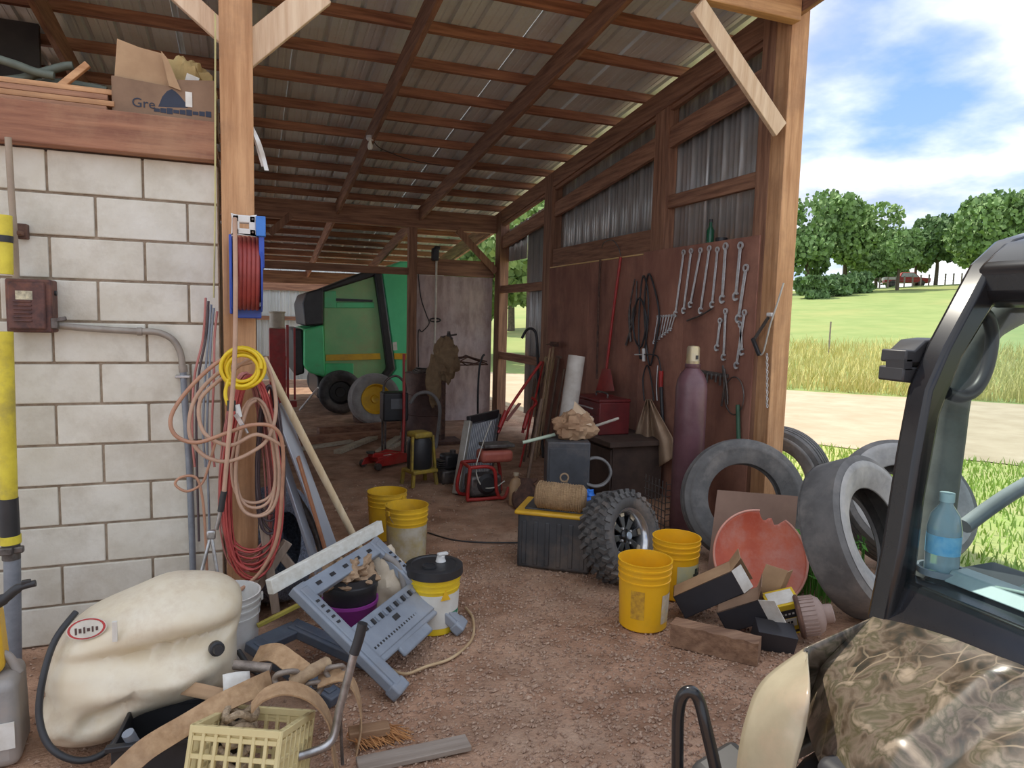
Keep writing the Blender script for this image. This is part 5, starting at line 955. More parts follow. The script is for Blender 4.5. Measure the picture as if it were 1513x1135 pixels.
t.part('roll', MB().lathe([(.02, 0), (.07, .0), (.088, .02), (.092, L_ * .5), (.088, L_ - .02), (.07, L_), (.02, L_)], 30, fr_), M_tw, smooth=60)
b = MB(); 
for k in range(22): b.tube([fr_ @ Vector(((.0925) * math.cos(a_ ), .0925 * math.sin(a_), .02 + (L_ - .04) * (k / 21) + .006 * math.sin(2 * a_ + k))) for a_ in [2 * PI * j / 18 for j in range(18)]], .0042, 5, True)
w_ = t.part('windings', b, M_tw, smooth=80, fix=False); w_['kind'] = 'stuff'
o = crumple(MB(), TM @ Vector((.12, .12, .452)), .12, .09, .045, .5, 7, 30, 20, 2).build('blue_tarp', mat('blue_tarp', (.02, .17, .62), (.02, .1, .42), sc=9, rough=.4), smooth=25); tag(o, 'folded bright blue tarp on the tote behind the twine', 'tarp')
# --- off-road wheel
R_ = .30; ax_ = Vector((.36, -.88, .30)).normalized(); gb = G(913, 868); c = Vector((gb.x + .08, gb.y + .13, R_ * .96))
t = TH('atv_wheel', 'knobbly off-road tyre on a black and chrome alloy wheel leaning on the tote', 'wheel', (c.x, c.y, 0)); MM = axis_frame(c, ax_)
M_atv = mat('atv_rubber', (.115, .11, .105), (.065, .062, .06), sc=8, rough=.8, dirt=(.36, .27, .2), damt=.6)
hw = .12; ty = t.part('tyre', MB().lathe([(.175, -.085), (.19, -.11), (.235, -hw), (.262, -.108), (.275, -.085), (.278, 0), (.275, .085), (.262, .108), (.235, hw), (.19, .11), (.175, .085), (.165, .07), (.2, .06), (.25, .05), (.25, -.05), (.2, -.06), (.165, -.07)], 48, MM, closed=True), M_atv, smooth=50)
lug = MB().box(0, 0, 0, .036, .05, .028, taper=.8)
for k in range(30):
    a_ = 2 * PI * k / 30
    for z, off, tw in ((-.075, 0, .5), (-.025, .1, -.35), (.028, .02, .35), (.078, .12, -.5)):
        L = MM @ Matrix.Rotation(a_ + off, 4, 'Z') @ T(.285, 0, z) @ rotm(0, PI / 2, 0) @ Matrix.Rotation(tw, 4, 'Z'); b = MB().box(0, 0, 0, .046, .034, .03, L, taper=.8) if z in (-.025, .028) else MB().box(0, 0, 0, .056, .03, .034, L, taper=.8)
        t.part('lug', b, M_atv, ty, smooth=0)
    for s in (1,): L = MM @ Matrix.Rotation(a_ + .06, 4, 'Z') @ T(.262, 0, s * .112) @ rotm(0, s * .5, 0); t.part('shoulder_lug', MB().box(0, 0, 0, .036, .026, .014, L), M_atv, ty, smooth=0)
M_blk = mat('gloss_black', (.018, .018, .02), rough=.2); 
rim = t.part('rim', MB().lathe([(.172, .095), (.178, .098), (.18, .085), (.165, .075), (.155, .02), (.15, -.06), (.14, -.06), (.145, .02), (.150, .07), (.165, .088)], 44, MM, closed=True), mat('chrome_lip', (.62, .63, .65), rough=.2, metal=.8), smooth=50)
t.part('dish', MB().lathe([(0, -.02), (.15, -.02), (.15, -.03), (0, -.03)], 36, MM), M_blk)
for k in range(8):
    L = MM @ Matrix.Rotation(2 * PI * k / 8, 4, 'Z'); sp = t.part('spoke', MB().prism([(.03, -.016), (.15, -.030), (.15, .030), (.03, .016)], .0, .045, L), M_blk, rim, bevel=.006)
    t.part('spoke_face', MB().prism([(.125, -.016), (.155, -.024), (.155, .024), (.125, .016)], .046, .052, L), mat('bronze_face', (.62, .52, .38), rough=.3, metal=.5), rim)
t.part('hub', MB().lathe([(0, .075), (.03, .075), (.035, .06), (.045, .05), (.045, 0), (0, 0)], 24, MM), M_blk); t.part('hub_cap', MB().lathe([(0, .08), (.022, .08), (.026, .074), (0, .074)], 20, MM), mat('blue_grey_cap', (.42, .5, .6), rough=.3, metal=.4))
for k in range(4): L = MM @ Matrix.Rotation(2 * PI * k / 4 + .4, 4, 'Z') @ T(.055, 0, .0); t.part('lug_nut', MB().lathe([(0, .055), (.008, .055), (.009, .03), (0, .03)], 6, L), M_chrome)
# --- front yellow buckets
M_ybr = mat('bright_yellow', (.92, .51, .015), (.85, .44, .015), sc=2, rough=.35, dirt=(.55, .33, .06), dsc=3, damt=.35)
M_lab = mat('worn_white_label', (.62, .55, .44), (.50, .40, .27), sc=22, rough=.75, dirt=(.75, .48, .08), dsc=7, damt=.6)
q = G(968, 936); tb = bucket('bucket', 'bright yellow bucket with a worn paper label in front of the off-road wheel', (q.x, q.y + .13, 0), .152, .38, m=M_ybr, rz=.1, bail=False, lab=[(-1.45, -.45, .12, .55, M_lab), (-2.75, -2.2, .2, .62, mat('brown_print', (.45, .23, .03), (.7, .4, .03), sc=40))])
q = G(1008, 890); t2 = bucket('bucket', 'yellow bucket with a green print behind the bright one', (q.x + .03, q.y + .13, 0), .150, .37, m=M_ybr, rz=.3, bail=False, lab=[(-2.4, -.3, .08, .6, mat('faded_green_label', (.50, .52, .34), (.60, .55, .28), sc=16))])
gm = mat('green_print', (.06, .20, .08)); f_ = lambda z: .132 + .011 * z / .37 + .003
for k in range(6): MB().lathe([(f_(.06), .06), (f_(.115), .115)], 3, a0=-1.9 + .19 * k, a1=-1.9 + .19 * k + .12).build('printed_letter', gm, t2, fix=False)
MB().lathe([(f_(.15), .15), (f_(.17), .17)], 8, a0=-1.6, a1=-1.0).build('printed_mark', mat('dark_print', (.05, .06, .04)), t2, fix=False); MB().lathe([(f_(.17), .17), (f_(.2), .2)], 4, a0=-1.5, a1=-1.3).build('printed_mark', mat('dark_print', (.05, .06, .04)), t2, fix=False); MB().lathe([(f_(.17), .17), (f_(.195), .195)], 4, a0=-1.2, a1=-1.02).build('printed_mark', mat('dark_print', (.05, .06, .04)), t2, fix=False)
# --- tyres
def tyre(name, label, c, ax, R, w, bead, m, grooves=4, group='worn truck tyres', sector=None):
    t = TH(name, label, 'tyre', (c[0], c[1], 0), group); MM_ = axis_frame(Vector(c), ax); P = tyre_prof(R, w, bead, grooves)
    t.part('carcass', MB().lathe(P, 64, MM_, closed=True), M_tyd if m is M_tyg else m, smooth=38); hw = w / 2; k = .0015
    for sgn in (1, -1): t.part('sidewall', MB().lathe([(bead + .004, sgn * (hw * .64 + k)), (bead + (R - bead) * .18, sgn * (hw * .80 + k)), (bead + (R - bead) * .36, sgn * (hw * .93 + k)), (bead + (R - bead) * .55, sgn * (hw + k)), (bead + (R - bead) * .58, sgn * (hw + k + .003)), (bead + (R - bead) * .70, sgn * (hw * .99 + k)), (R - .052, sgn * (hw * .97 + k))], 64, MM_, caps=False), m, smooth=50, fix=False)
    return t
M_tyd = mat('worn_tyre', (.17, .165, .16), (.10, .097, .095), sc=5, rough=.8, dirt=(.32, .29, .26), dsc=3, damt=.6, bump=.08)
M_tyg = mat('chalky_tyre', (.40, .395, .385), (.22, .22, .22), sc=4, rough=.8, dirt=(.55, .52, .48), dsc=2.5, damt=.6)
# tyre on its edge facing the yard
c2 = G(1268, 902); c2 = Vector((c2.x, c2.y, .46))
tyre('truck_tyre', 'big truck tyre with a pale chalky sidewall standing beside the vehicle', c2, (.25, -.85, .40), .48, .26, .27, M_tyg, 0)
tyre('truck_tyre', 'dark truck tyre leaning by the corner post behind the cardboard', (3.36, 3.97, .42), (-.42, -.86, .28), .445, .2, .26, M_tyd)
tyre('truck_tyre', 'grey truck tyre lying out on the grass behind the chalky one', (4.45, 3.55, .42), (-.3, -.75, .60), .48, .27, .27, M_tyg)
tyre('car_tyre', 'grey tyre leaning on the outside of the corner post', (4.20, 4.52, .42), (.9, .35, .1), .43, .2, .25, M_tyg)
# --- weeds in the tyre
def wr_():
    a = random.uniform(0, 6.28); r = .22 * random.random() ** .5; return c2.x + .05 + r * math.cos(a) * 1.3, c2.y + .33 + r * math.sin(a), -.01
b = MB()
for k in range(420):
    x, y, z = wr_(); hh = random.uniform(.08, .36); p = Vector((x, y, z + hh)); Rm = rotm(random.uniform(-1, 1), random.uniform(-1, 1), random.uniform(0, 6)); l = random.uniform(.02, .045); o_ = len(b.v)
    for (i, j) in ((-1, 0), (0, -.3), (1, 0), (0, .3)): b.v.append(tuple(p + Rm @ Vector((i * l, j * l, 0))))
    b.f.append((o_, o_ + 1, o_ + 2, o_ + 3)); b.bar(Vector((x, y, z)), p, .003, .003)
tag(b.build('weed_patch', mat('weed_green', (.12, .36, .05), (.07, .24, .03), sc=8, rough=.7), smooth=0, fix=False), 'bright green weeds growing through the chalky tyre', 'weeds', kind='stuff')
# --- cardboard sheet and orange dish
ca, cb_ = G(1048, 815), G(1160, 830)
t = TH('cardboard_sheet', 'flat brown cardboard sheet leaning on the dark tyre', 'cardboard', (ca + cb_) / 2); up_ = AY(1062, 724, 3.82) - AY(1046, 820, 3.68)
A = AY(1046, 822, 3.70); B = AY(1170, 822, 3.40); A.z = B.z = .03; Zt = AY(1060, 724, 3.86); U = Zt - A
n_ = (B - A).cross(U).normalized() * .003
t.part('sheet', MB().add([A - n_, B - n_, B + U - n_, A + U - n_, A + n_, B + n_, B + U + n_, A + U + n_], [(0, 3, 2, 1), (4, 5, 6, 7), (0, 1, 5, 4), (1, 2, 6, 5), (2, 3, 7, 6), (3, 0, 4, 7)]), mat('dark_cardboard', (.27, .17, .125), (.21, .13, .095), sc=3, rough=.85))
M_or = mat('orange_plastic', (.66, .17, .09), (.52, .10, .055), sc=3, rough=.5, dirt=(.62, .36, .30), dsc=2.2, damt=.75)
dc = AY(1124, 824, 3.22); dax = Vector((-.30, -.84, .40)).normalized()
t = TH('feed_dish', 'shallow orange plastic dish with a broken rim propped on the cardboard', 'dish', (dc.x, dc.y, 0)); MM = axis_frame(dc, dax); RD = .285
# notch in the rim at the upper right
upv = (Vector((0, 0, 1)) - dax * dax.z).normalized(); lx = MM.to_3x3().inverted() @ upv; a_up = math.atan2(lx.y, lx.x); rgt = MM.to_3x3().inverted() @ Vector((1, -.3, 0)); a_r = math.atan2(rgt.y, rgt.x)
def dish(u, v):
    a_ = 2 * PI * u; d_ = (a_ - a_up + PI) % (2 * PI) - PI; e_ = (a_r - a_up + PI) % (2 * PI) - PI; d_ *= (1 if e_ > 0 else -1)
    lim = 1.0
    if .12 < d_ < .62: lim = .86 + .05 * math.sin(d_ * 21)
    r = min(RD * v, RD * lim); return tuple(MM @ Vector((r * math.cos(a_), r * math.sin(a_), -.075 * (1 - (r / RD) ** 2))))
t.part('dish', MB().grid(dish, 96, 18), M_or, solid=.006, smooth=60)
rimp = []
for k in range(88):
    d_ = .66 + (2 * PI - .58) * k / 87; a_ = a_up + d_ * (1 if ((a_r - a_up + PI) % (2 * PI) - PI) > 0 else -1); rimp.append(MM @ Vector((RD * math.cos(a_), RD * math.sin(a_), .0)))
t.part('rim', MB().tube(rimp, .007, 7), mat('worn_orange_rim', (.72, .38, .30), (.6, .25, .18), rough=.6), smooth=80)
# --- boxes and filters
M_bbox = mat('black_print_board', (.035, .034, .04), (.028, .027, .032), rough=.45)
def carton(name, label, M, L_, W_, H_, m_out, m_in, flaps=(), group=None):
    t = thing(name, label, 'box', M=M); th = .004
    for nm, p, q in (('bottom', (-L_ / 2, -W_ / 2, 0), (L_ / 2, W_ / 2, th)), ('side', (-L_ / 2, -W_ / 2, 0), (L_ / 2, -W_ / 2 + th, H_)), ('side', (-L_ / 2, W_ / 2 - th, 0), (L_ / 2, W_ / 2, H_)), ('end', (-L_ / 2, -W_ / 2, 0), (-L_ / 2 + th, W_ / 2, H_))): MB().span(p, q).build(nm, m_out, t)
    MB().span((-L_ / 2 + th, -W_ / 2 + th, th), (L_ / 2, W_ / 2 - th, th * 1.5)).span((-L_ / 2 + th, W_ / 2 - th * 1.5, th), (L_ / 2, W_ / 2 - th, H_ - th)).build('lining', m_in, t)
    MB().span((-L_ / 2, -W_ / 2, H_ - th), (L_ / 2, W_ / 2, H_)).build('top', m_in, t)
    for (ang, side, len_) in flaps:
        if side == 'top': MB().span((0, -W_ / 2, 0), (len_, W_ / 2, .003)).build('flap', m_in, t, M=T(L_ / 2, 0, H_) @ rotm(0, -ang, 0))
        elif side == 'bot': MB().span((0, -W_ / 2, 0), (len_, W_ / 2, .003)).build('flap', m_out, t, M=T(L_ / 2, 0, 0) @ rotm(0, -ang, 0))
        elif side == 'l': MB().span((0, 0, 0), (len_, .003, H_)).build('flap', m_in, t, M=T(L_ / 2, W_ / 2, 0) @ rotm(0, 0, ang))
        else: MB().span((0, -.003, 0), (len_, 0, H_)).build('flap', M_paper, t, M=T(L_ / 2, -W_ / 2, 0) @ rotm(0, 0, ang))
    return t
p = G(1062, 925); carton('open_carton', 'long open carton, brown on top and black on the side, tipped up on the timber', T(p.x + .02, p.y + .08, .115) @ rotm(0, -.55, -.62) , .36, .17, .14, M_bbox, M_card, ((.5, 'top', .09), (-.3, 'l', .07), (.6, 'r', .07)))
p = G(1122, 945); carton('open_carton', 'small black carton with a white inner flap hanging open', T(p.x + .0, p.y + .09, .07) @ rotm(.15, -.5, -.8), .24, .15, .13, M_bbox, M_cardd, ((-.6, 'r', .11), (.9, 'top', .08)))
p = AY(1135, 852, 2.95); t = thing('carton_flap', 'bent brown cardboard flap standing between the cartons and the dish', 'cardboard', M=T(p.x, 2.95, p.z - .12) @ rotm(.15, .25, -.5))
MB().span((-.07, 0, 0), (.05, .004, .19)).build('panel', M_card, t); MB().span((0, 0, 0), (.075, .004, .17)).build('panel', M_card, t, M=T(.05, 0, .01) @ rotm(0, 0, .9))
p = G(1172, 950); t = thing('filter_box', 'yellow and black filter carton with a white panel', 'box', M=T(p.x + .03, p.y + .12, .115) @ rotm(.30, -.28, -.42))
MB().box(0, 0, .0, .17, .13, .21).build('carton', mat('carton_yellow', (.80, .56, .03), (.72, .48, .03), rough=.45), t, bevel=.002)
for z0, z1 in ((.015, .07), (-.09, -.075)): MB().span((-.086, -.066, z0), (.086, -.0645, z1)).build('black_band', M_bbox, t)
MB().span((-.086, -.0665, -.045), (.05, -.0655, .01)).build('white_panel', M_paper, t)
b = MB()
for k in range(5): b.span((-.055 + .018 * k, -.0675, -.025 + .004 * (k % 2)), (-.043 + .018 * k, -.067, -.008))
b.build('printed_mark', M_bbox, t); MB().span((-.07, -.05, .106), (.07, .05, .107)).build('top_label', M_paper, t)
b = MB()
for k in range(6): b.span((-.07 + .02 * k, -.0662, .036), (-.058 + .02 * k, -.0658, .048))
b.build('printed_line', M_paper, t)
p = G(1152, 968); t = thing('filter_box', 'black carton lying on its side under the yellow one', 'box', M=T(p.x + .02, p.y + .07, .066) @ rotm(.25, .12, -.5)); MB().box(0, 0, 0, .20, .12, .11).build('carton', M_bbox, t, bevel=.002); MB().prism([(.02, -.05), (.10, -.05), (.10, .03)], -.0615, -.0605, rotm(PI / 2)).build('brown_corner', M_card, t)
p = G(1215, 962); MMf = T(p.x + .02, p.y + .10, .15) @ axis_frame((0, 0, 0), (.74, -.55, .25))
t = thing('air_filter', 'round dusty air filter with a pink-brown end cap', 'air filter', M=T(p.x + .02, p.y + .10, .0)); MF = T(0, 0, .15) @ axis_frame((0, 0, 0), (.74, -.55, .25))
M_fil = mat('dusty_pink', (.44, .33, .29), (.34, .24, .2), sc=5, rough=.7)
MB().lathe([(0, -.08), (.105, -.08), (.115, -.07), (.115, -.06), (.105, -.055)], 36, MF).build('back_cap', M_rust, t); MB().lathe([(.10, -.06), (.10, .02), (.085, .045), (.05, .06), (.048, .10), (.04, .105), (0, .105)], 36, MF).build('housing', M_fil, t, smooth=50)
MB().lathe([(0, .11), (.008, .11), (.008, .1), (0, .1)], 10, MF).build('centre_hole', M_black, t)
b = MB()
for k in range(28): a_ = 2 * PI * k / 28; b.box(0, 0, 0, .006, .008, .075, MF @ Matrix.Rotation(a_, 4, 'Z') @ T(.102, 0, -.02))
b.build('pleats', M_fil, t)
a, b_ = G(994, 932, .06), G(1122, 962, .06)
t = TH('timber_block', 'rough dark brown sawn timber block on the gravel before the cartons', 'timber', (a + b_) / 2); dd = (b_ - a).normalized(); pn = Vector((-dd.y, dd.x, 0))
def blk(u, v):
    L_ = (b_ - a).length; p = a + dd * (L_ * u); ang = [(-.055, -.06), (.055, -.06), (.055, .055), (-.055, .06), (-.055, -.06)]; i = min(3, int(v * 4)); f = v * 4 - i; w = ang[i][0] * (1 - f) + ang[i + 1][0] * f; h = ang[i][1] * (1 - f) + ang[i + 1][1] * f
    n1 = noise.noise((u * 9, v * 4, 2)) * .006; return tuple(p + pn * (w + n1) + Vector((0, 0, h + n1)))
mbk = MB().grid(blk, 24, 16); nb_ = len(mbk.v); mbk.f.append(tuple(range(0, 17))); mbk.f.append(tuple(24 * 17 + k for k in range(17)))
t.part('block', mbk, wood('block_wood', (.34, .20, .12), (.18, .095, .055), 'x', bump=.4), smooth=40)
# --- loose gravel
b = MB()
for k in range(22000):
    u = random.random(); x = random.uniform(.25, 2.6); y = 1.5 + 3.2 * random.random() ** 1.6
    if k > 17000: x = random.uniform(-1.2, 3.6); y = random.uniform(1.4, 7)
    s = random.uniform(.004, .012) * (1.5 if random.random() < .05 else 1); z = ground_z(x, y) + s * .3; o_ = len(b.v); rx = random.uniform(.7, 1.4)
    for (i, j, kk) in ((1, 0, 0), (-.4, .9, 0), (-.5, -.8, .1), (.1, 0, .8), (0, .1, -.6)): b.v.append((x + s * i * rx + random.uniform(-.2, .2) * s, y + s * j, z + s * kk))
    b.f += [(o_, o_ + 1, o_ + 3), (o_ + 1, o_ + 2, o_ + 3), (o_ + 2, o_, o_ + 3), (o_, o_ + 2, o_ + 4), (o_ + 2, o_ + 1, o_ + 4), (o_ + 1, o_, o_ + 4)]
tag(b.build('loose_gravel', mat('gravel', (.62, .45, .33), (.26, .15, .10), sc=45, rough=.95), smooth=0, fix=False), 'loose brown gravel scattered over the dirt floor', 'gravel', kind='stuff')
# ================================================================ SIDE-BY-SIDE VEHICLE
def camo_mat():
    m = bpy.data.materials.new('camo_print'); m.use_nodes = True; nt = m.node_tree; N = nt.nodes.new; L = nt.links.new; b = nt.nodes['Principled BSDF']
    b.inputs['Roughness'].default_value = .32; b.inputs['Coat Weight'].default_value = .6; b.inputs['Coat Roughness'].default_value = .12
    tc = N('ShaderNodeTexCoord')
    n1 = N('ShaderNodeTexNoise'); L(tc.outputs['Object'], n1.inputs['Vector']); n1.inputs['Scale'].default_value = 15; n1.inputs['Detail'].default_value = 8; n1.inputs['Distortion'].default_value = .9
    r1 = N('ShaderNodeValToRGB'); L(n1.outputs[0], r1.inputs[0]); cr = r1.color_ramp; cr.elements[0].position = .34; cr.elements[0].color = (.02, .018, .012, 1); cr.elements[1].position = .70; cr.elements[1].color = (.25, .20, .145, 1)
    for p, c in ((.43, (.06, .042, .026)), (.50, (.115, .088, .064)), (.56, (.055, .048, .024)), (.62, (.15, .118, .085))): e = cr.elements.new(p); e.color = (*c, 1)
    mp = N('ShaderNodeMapping'); L(tc.outputs['Object'], mp.inputs[0]); mp.inputs['Rotation'].default_value = (.3, .2, .7); mp.inputs['Scale'].default_value = (1, 2.2, 1)
    nz = N('ShaderNodeTexNoise'); L(mp.outputs[0], nz.inputs['Vector']); nz.inputs['Scale'].default_value = 5; ma = N('ShaderNodeMixRGB'); ma.inputs[0].default_value = .12; L(mp.outputs[0], ma.inputs[1]); L(nz.outputs['Color'], ma.inputs[2])
    vo = N('ShaderNodeTexVoronoi'); vo.feature = 'DISTANCE_TO_EDGE'; L(ma.outputs[0], vo.inputs['Vector']); vo.inputs['Scale'].default_value = 9
    r2 = N('ShaderNodeValToRGB'); L(vo.outputs[0], r2.inputs[0]); r2.color_ramp.elements[0].position = .012; r2.color_ramp.elements[0].color = (1, 1, 1, 1); r2.color_ramp.elements[1].position = .028; r2.color_ramp.elements[1].color = (0, 0, 0, 1)
    n4 = N('ShaderNodeTexNoise'); L(tc.outputs['Object'], n4.inputs['Vector']); n4.inputs['Scale'].default_value = 4; r4 = N('ShaderNodeValToRGB'); L(n4.outputs[0], r4.inputs[0]); r4.color_ramp.elements[0].position = .50; r4.color_ramp.elements[1].position = .60
    mu = N('ShaderNodeMath'); mu.operation = 'MULTIPLY'; L(r2.outputs[0], mu.inputs[0]); L(r4.outputs[0], mu.inputs[1])
    mx = N('ShaderNodeMixRGB'); L(mu.outputs[0], mx.inputs[0]); L(r1.outputs[0], mx.inputs[1]); mx.inputs[2].default_value = (.19, .148, .10, 1); L(mx.outputs[0], b.inputs['Base Color']); return m
def glass_mat():
    m = bpy.data.materials.new('windshield_glass'); m.use_nodes = True; nt = m.node_tree; N = nt.nodes.new; L = nt.links.new; nt.nodes.clear()
    o = N('ShaderNodeOutputMaterial'); mx = N('ShaderNodeMixShader'); tr = N('ShaderNodeBsdfTransparent'); gl = N('ShaderNodeBsdfGlossy'); fr_ = N('ShaderNodeFresnel'); fr_.inputs[0].default_value = 1.22
    tr.inputs[0].default_value = (.72, .83, .84, 1); gl.inputs['Roughness'].default_value = .03; L(fr_.outputs[0], mx.inputs[0]); L(tr.outputs[0], mx.inputs[1]); L(gl.outputs[0], mx.inputs[2]); L(mx.outputs[0], o.inputs[0]); return m
M_camo = camo_mat(); M_glass = glass_mat()
YR, YL = 1.17, -.20; YM = (YR + YL) / 2
U = TH('utility_vehicle', 'camouflage side-by-side utility vehicle with a black cab parked in front of the barn', 'vehicle', (1.9, YM, 0))
# body silhouette of the cab sides: pillar, roof rail
prof = [(1.372, 1.0), (1.403, 1.19), (1.424, 1.40), (1.448, 1.56), (1.497, 1.66), (1.62, 1.855), (1.70, 1.915), (1.84, 1.953), (2.7, 1.97), (2.7, 1.86), (1.80, 1.80), (1.64, 1.752), (1.55, 1.63), (1.495, 1.5), (1.468, 1.3), (1.455, 1.0)]
for y in (YR, YL + .06): U.part('pillar', MB().prism(prof, -y, -y + .06, rotm(PI / 2)), M_blk, bevel=.012)
rp = [(1.60, 1.845), (1.68, 1.905), (1.84, 1.95), (2.75, 1.97), (2.75, 1.86), (1.84, 1.79), (1.66, 1.752), (1.61, 1.77)]
U.part('roof', MB().prism(rp, -YR + .03, -YL - .03, rotm(PI / 2)), M_blk, bevel=.02, seg=3)
# windshield and its frame
def wsx(z): return 1.418 + (z - 1.1) * .09 + max(0, z - 1.5) * .62
ws = U.part('windshield', MB().grid(lambda u, v: (wsx(1.10 + .66 * v), YL + .05 + (YR - YL - .1) * u, 1.10 + .66 * v), 2, 12), M_glass, fix=False, smooth=60)
U.part('cowl', MB().prism([(1.375, 1.02), (1.40, 1.05), (1.425, 1.115), (1.47, 1.12), (1.47, .9), (1.375, .9)], -YR + .03, -YL - .03, rotm(PI / 2)), M_blk, bevel=.006)
# inner roll cage, grab handle, door bar, dash
M_cage = mat('grey_cage_cover', (.19, .19, .165), (.13, .13, .115), sc=14, rough=.6)
for y in (YR + .03, YL - .03):
    off = y - (YR + .03)
    U.hose('roll_cage', [Vector((1.60, y, .95)), AY(1362, 800, YR + .03) + Vector((.04, off, 0)), AY(1384, 660, YR + .03) + Vector((.03, off, 0)), AY(1402, 570, YR + .03) + Vector((.02, off, 0)), AY(1440, 500, YR + .03) + Vector((.01, off, 0)), AY(1490, 462, YR + .03) + Vector((0, off, 0)), Vector((2.2, y, 1.86))], .042, M_cage, n=14)
U.hose('grab_handle', [AY(1398, 580, 1.13), AY(1420, 586, 1.13), AY(1442, 575, 1.13), AY(1458, 545, 1.13), AY(1466, 500, 1.13), AY(1460, 470, 1.13), AY(1446, 458, 1.13)], .015, M_black, n=10)
dash = U.part('dashboard', MB().prism([(1.46, 1.10), (1.50, 1.125), (1.72, 1.13), (1.80, 1.05), (1.80, .85), (1.46, .85)], -YR + .05, -YL - .05, rotm(PI / 2)), mat('dash_grey', (.06, .07, .075), (.045, .05, .055), rough=.6), bevel=.015)
U.part('dash_ledge', MB().prism([(1.475, 1.125), (1.53, 1.135), (1.55, 1.15), (1.50, 1.15)], -1.06, -.75, rotm(PI / 2)), mat('pale_ledge', (.42, .48, .46), rough=.4), dash, bevel=.004)
U.part('cup_ring', MB().lathe([(.045, 1.128), (.052, 1.128), (.052, 1.142), (.045, 1.142)], 28, T(1.515, 1.095, 0), closed=True), M_cond2, dash)
U.part('door', MB().span((1.62, YR + .005, .45), (2.55, YR + .04, 1.02)), M_camo, bevel=.02); U.part('door', MB().span((1.62, YL - .04, .45), (2.55, YL - .005, 1.02)), M_camo, bevel=.02)
U.hose('door_bar', [AY(1425, 778, YR + .06), AY(1513, 718, YR + .06) + Vector((.0, 0, 0)), Vector((2.5, YR + .06, 1.42))], .020, mat('door_bar_grey', (.35, .38, .38), rough=.35), n=10)
U.part('seat', MB().box(2.25, .85, .72, .5, .5, .14).box(2.48, .85, 1.05, .12, .5, .6), M_black, bevel=.04); U.part('seat', MB().box(2.25, .12, .72, .5, .5, .14).box(2.48, .12, 1.05, .12, .5, .6), M_black, bevel=.04)
wh = U.part('steering_wheel', MB().tube([Vector((1.95, .12, 1.15)) + Vector((.09 * math.cos(a) * .6, .17 * math.sin(a), .15 * math.cos(a))) for a in [2 * PI * k / 28 for k in range(28)]], .014, 8, True), M_black, smooth=80)
# mirror bracket
def pp(lst, y0, y1): return MB().prism([(AY(x, y, YR + .04).x, AY(x, y, YR + .04).z) for x, y in lst], -y1, -y0, rotm(PI / 2))
br = U.part('mirror_bracket', pp([(1318, 516), (1330, 517), (1346, 502), (1372, 499), (1368, 535), (1316, 535)], YR + .0, YR + .07), M_black, bevel=.004)
U.part('bracket_plate', pp([(1314, 541), (1366, 541), (1362, 568), (1336, 565), (1312, 562)], YR + .0, YR + .07), M_black, br, bevel=.004); U.part('bracket_web', pp([(1314, 530), (1326, 530), (1326, 545), (1314, 545)], YR + .0, YR + .05), M_black, br); U.part('bracket_web', pp([(1352, 530), (1370, 530), (1366, 545), (1352, 545)], YR, YR + .05), M_black, br)
# hood
HX0, HX1 = 1.02, 1.395
def hood(u, v):
    # u: 0 far side .. 1 near side, v: 0 cowl .. 1 nose
    y = (YR - .02) + (YL + .02 - YR + .02) * u; edge = abs(2 * u - 1); nose = HX0 + .165 * max(0, (edge - .55) / .45) ** 1.6
    x = HX1 + (nose - HX1) * v; z = 1.055 - .10 * v - .04 * v * v - .028 * edge ** 3 - .12 * max(0, v - .82) / .18 * (1 - .4 * edge)
    k = math.exp(-((edge - .52) / .05) ** 2) * .014 - math.exp(-((edge - .44) / .05) ** 2) * .010
    z += k * min(1, 3 * v + .2) + .016 * math.exp(-((y - .83) / .05) ** 2 - ((x - 1.30) / .05) ** 2)
    return (x, y, z)
hd = U.part('hood', MB().grid(hood, 72, 36), M_camo, fix=False, smooth=60)
def fend(u, v):
    # right fender skirt under the hood edge
    x = 1.40 + (1.17 - 1.40) * u; y = YR - .02 + .03 * v; return (x, y, 1.02 - .05 * u - (.30) * v)
U.part('fender', MB().grid(fend, 10, 8), M_camo, fix=False, solid=.004); U.part('fender', MB().grid(lambda u, v: (fend(u, v)[0], YR + YL - fend(u, v)[1], fend(u, v)[2]), 10, 8), M_camo, fix=False, solid=.004)
# headlights: beige lens wrapping the front corner
M_lens = mat('yellowed_lens', (.34, .30, .215), (.27, .23, .16), sc=6, rough=.2, dirt=(.45, .30, .22), dsc=5, damt=.4)
def lens(u, v, mir=False):
    P = [[AY(1190, 958, 1.16), AY(1128, 1005, 1.17), AY(1103, 1060, 1.16), AY(1090, 1125, 1.15), AY(1088, 1190, 1.14)], [AY(1196, 985, 1.10), AY(1168, 1020, 1.06), AY(1150, 1070, 1.05), AY(1140, 1130, 1.05), AY(1135, 1195, 1.05)], [AY(1192, 962, 1.15), AY(1197, 1020, 1.02), AY(1190, 1080, 1.0), AY(1176, 1135, 1.0), AY(1165, 1200, 1.0)]]
    def cr(r, t):
        s = spline(r, 6); k = t * (len(s) - 1); i = min(int(k), len(s) - 2); f = k - i; return s[i] * (1 - f) + s[i + 1] * f
    a, b_, c_ = cr(P[0], v), cr(P[1], v), cr(P[2], v); p = a * (1 - u) ** 2 + b_ * 2 * u * (1 - u) + c_ * u * u
    return (p.x, YR + YL - p.y if mir else p.y, p.z)
hl = U.part('headlight', MB().grid(lambda u, v: lens(u, v), 12, 26), M_lens, fix=False, smooth=70, solid=.004); U.part('headlight', MB().grid(lambda u, v: lens(u, v, True), 12, 26), M_lens, fix=False, smooth=70, solid=.004)
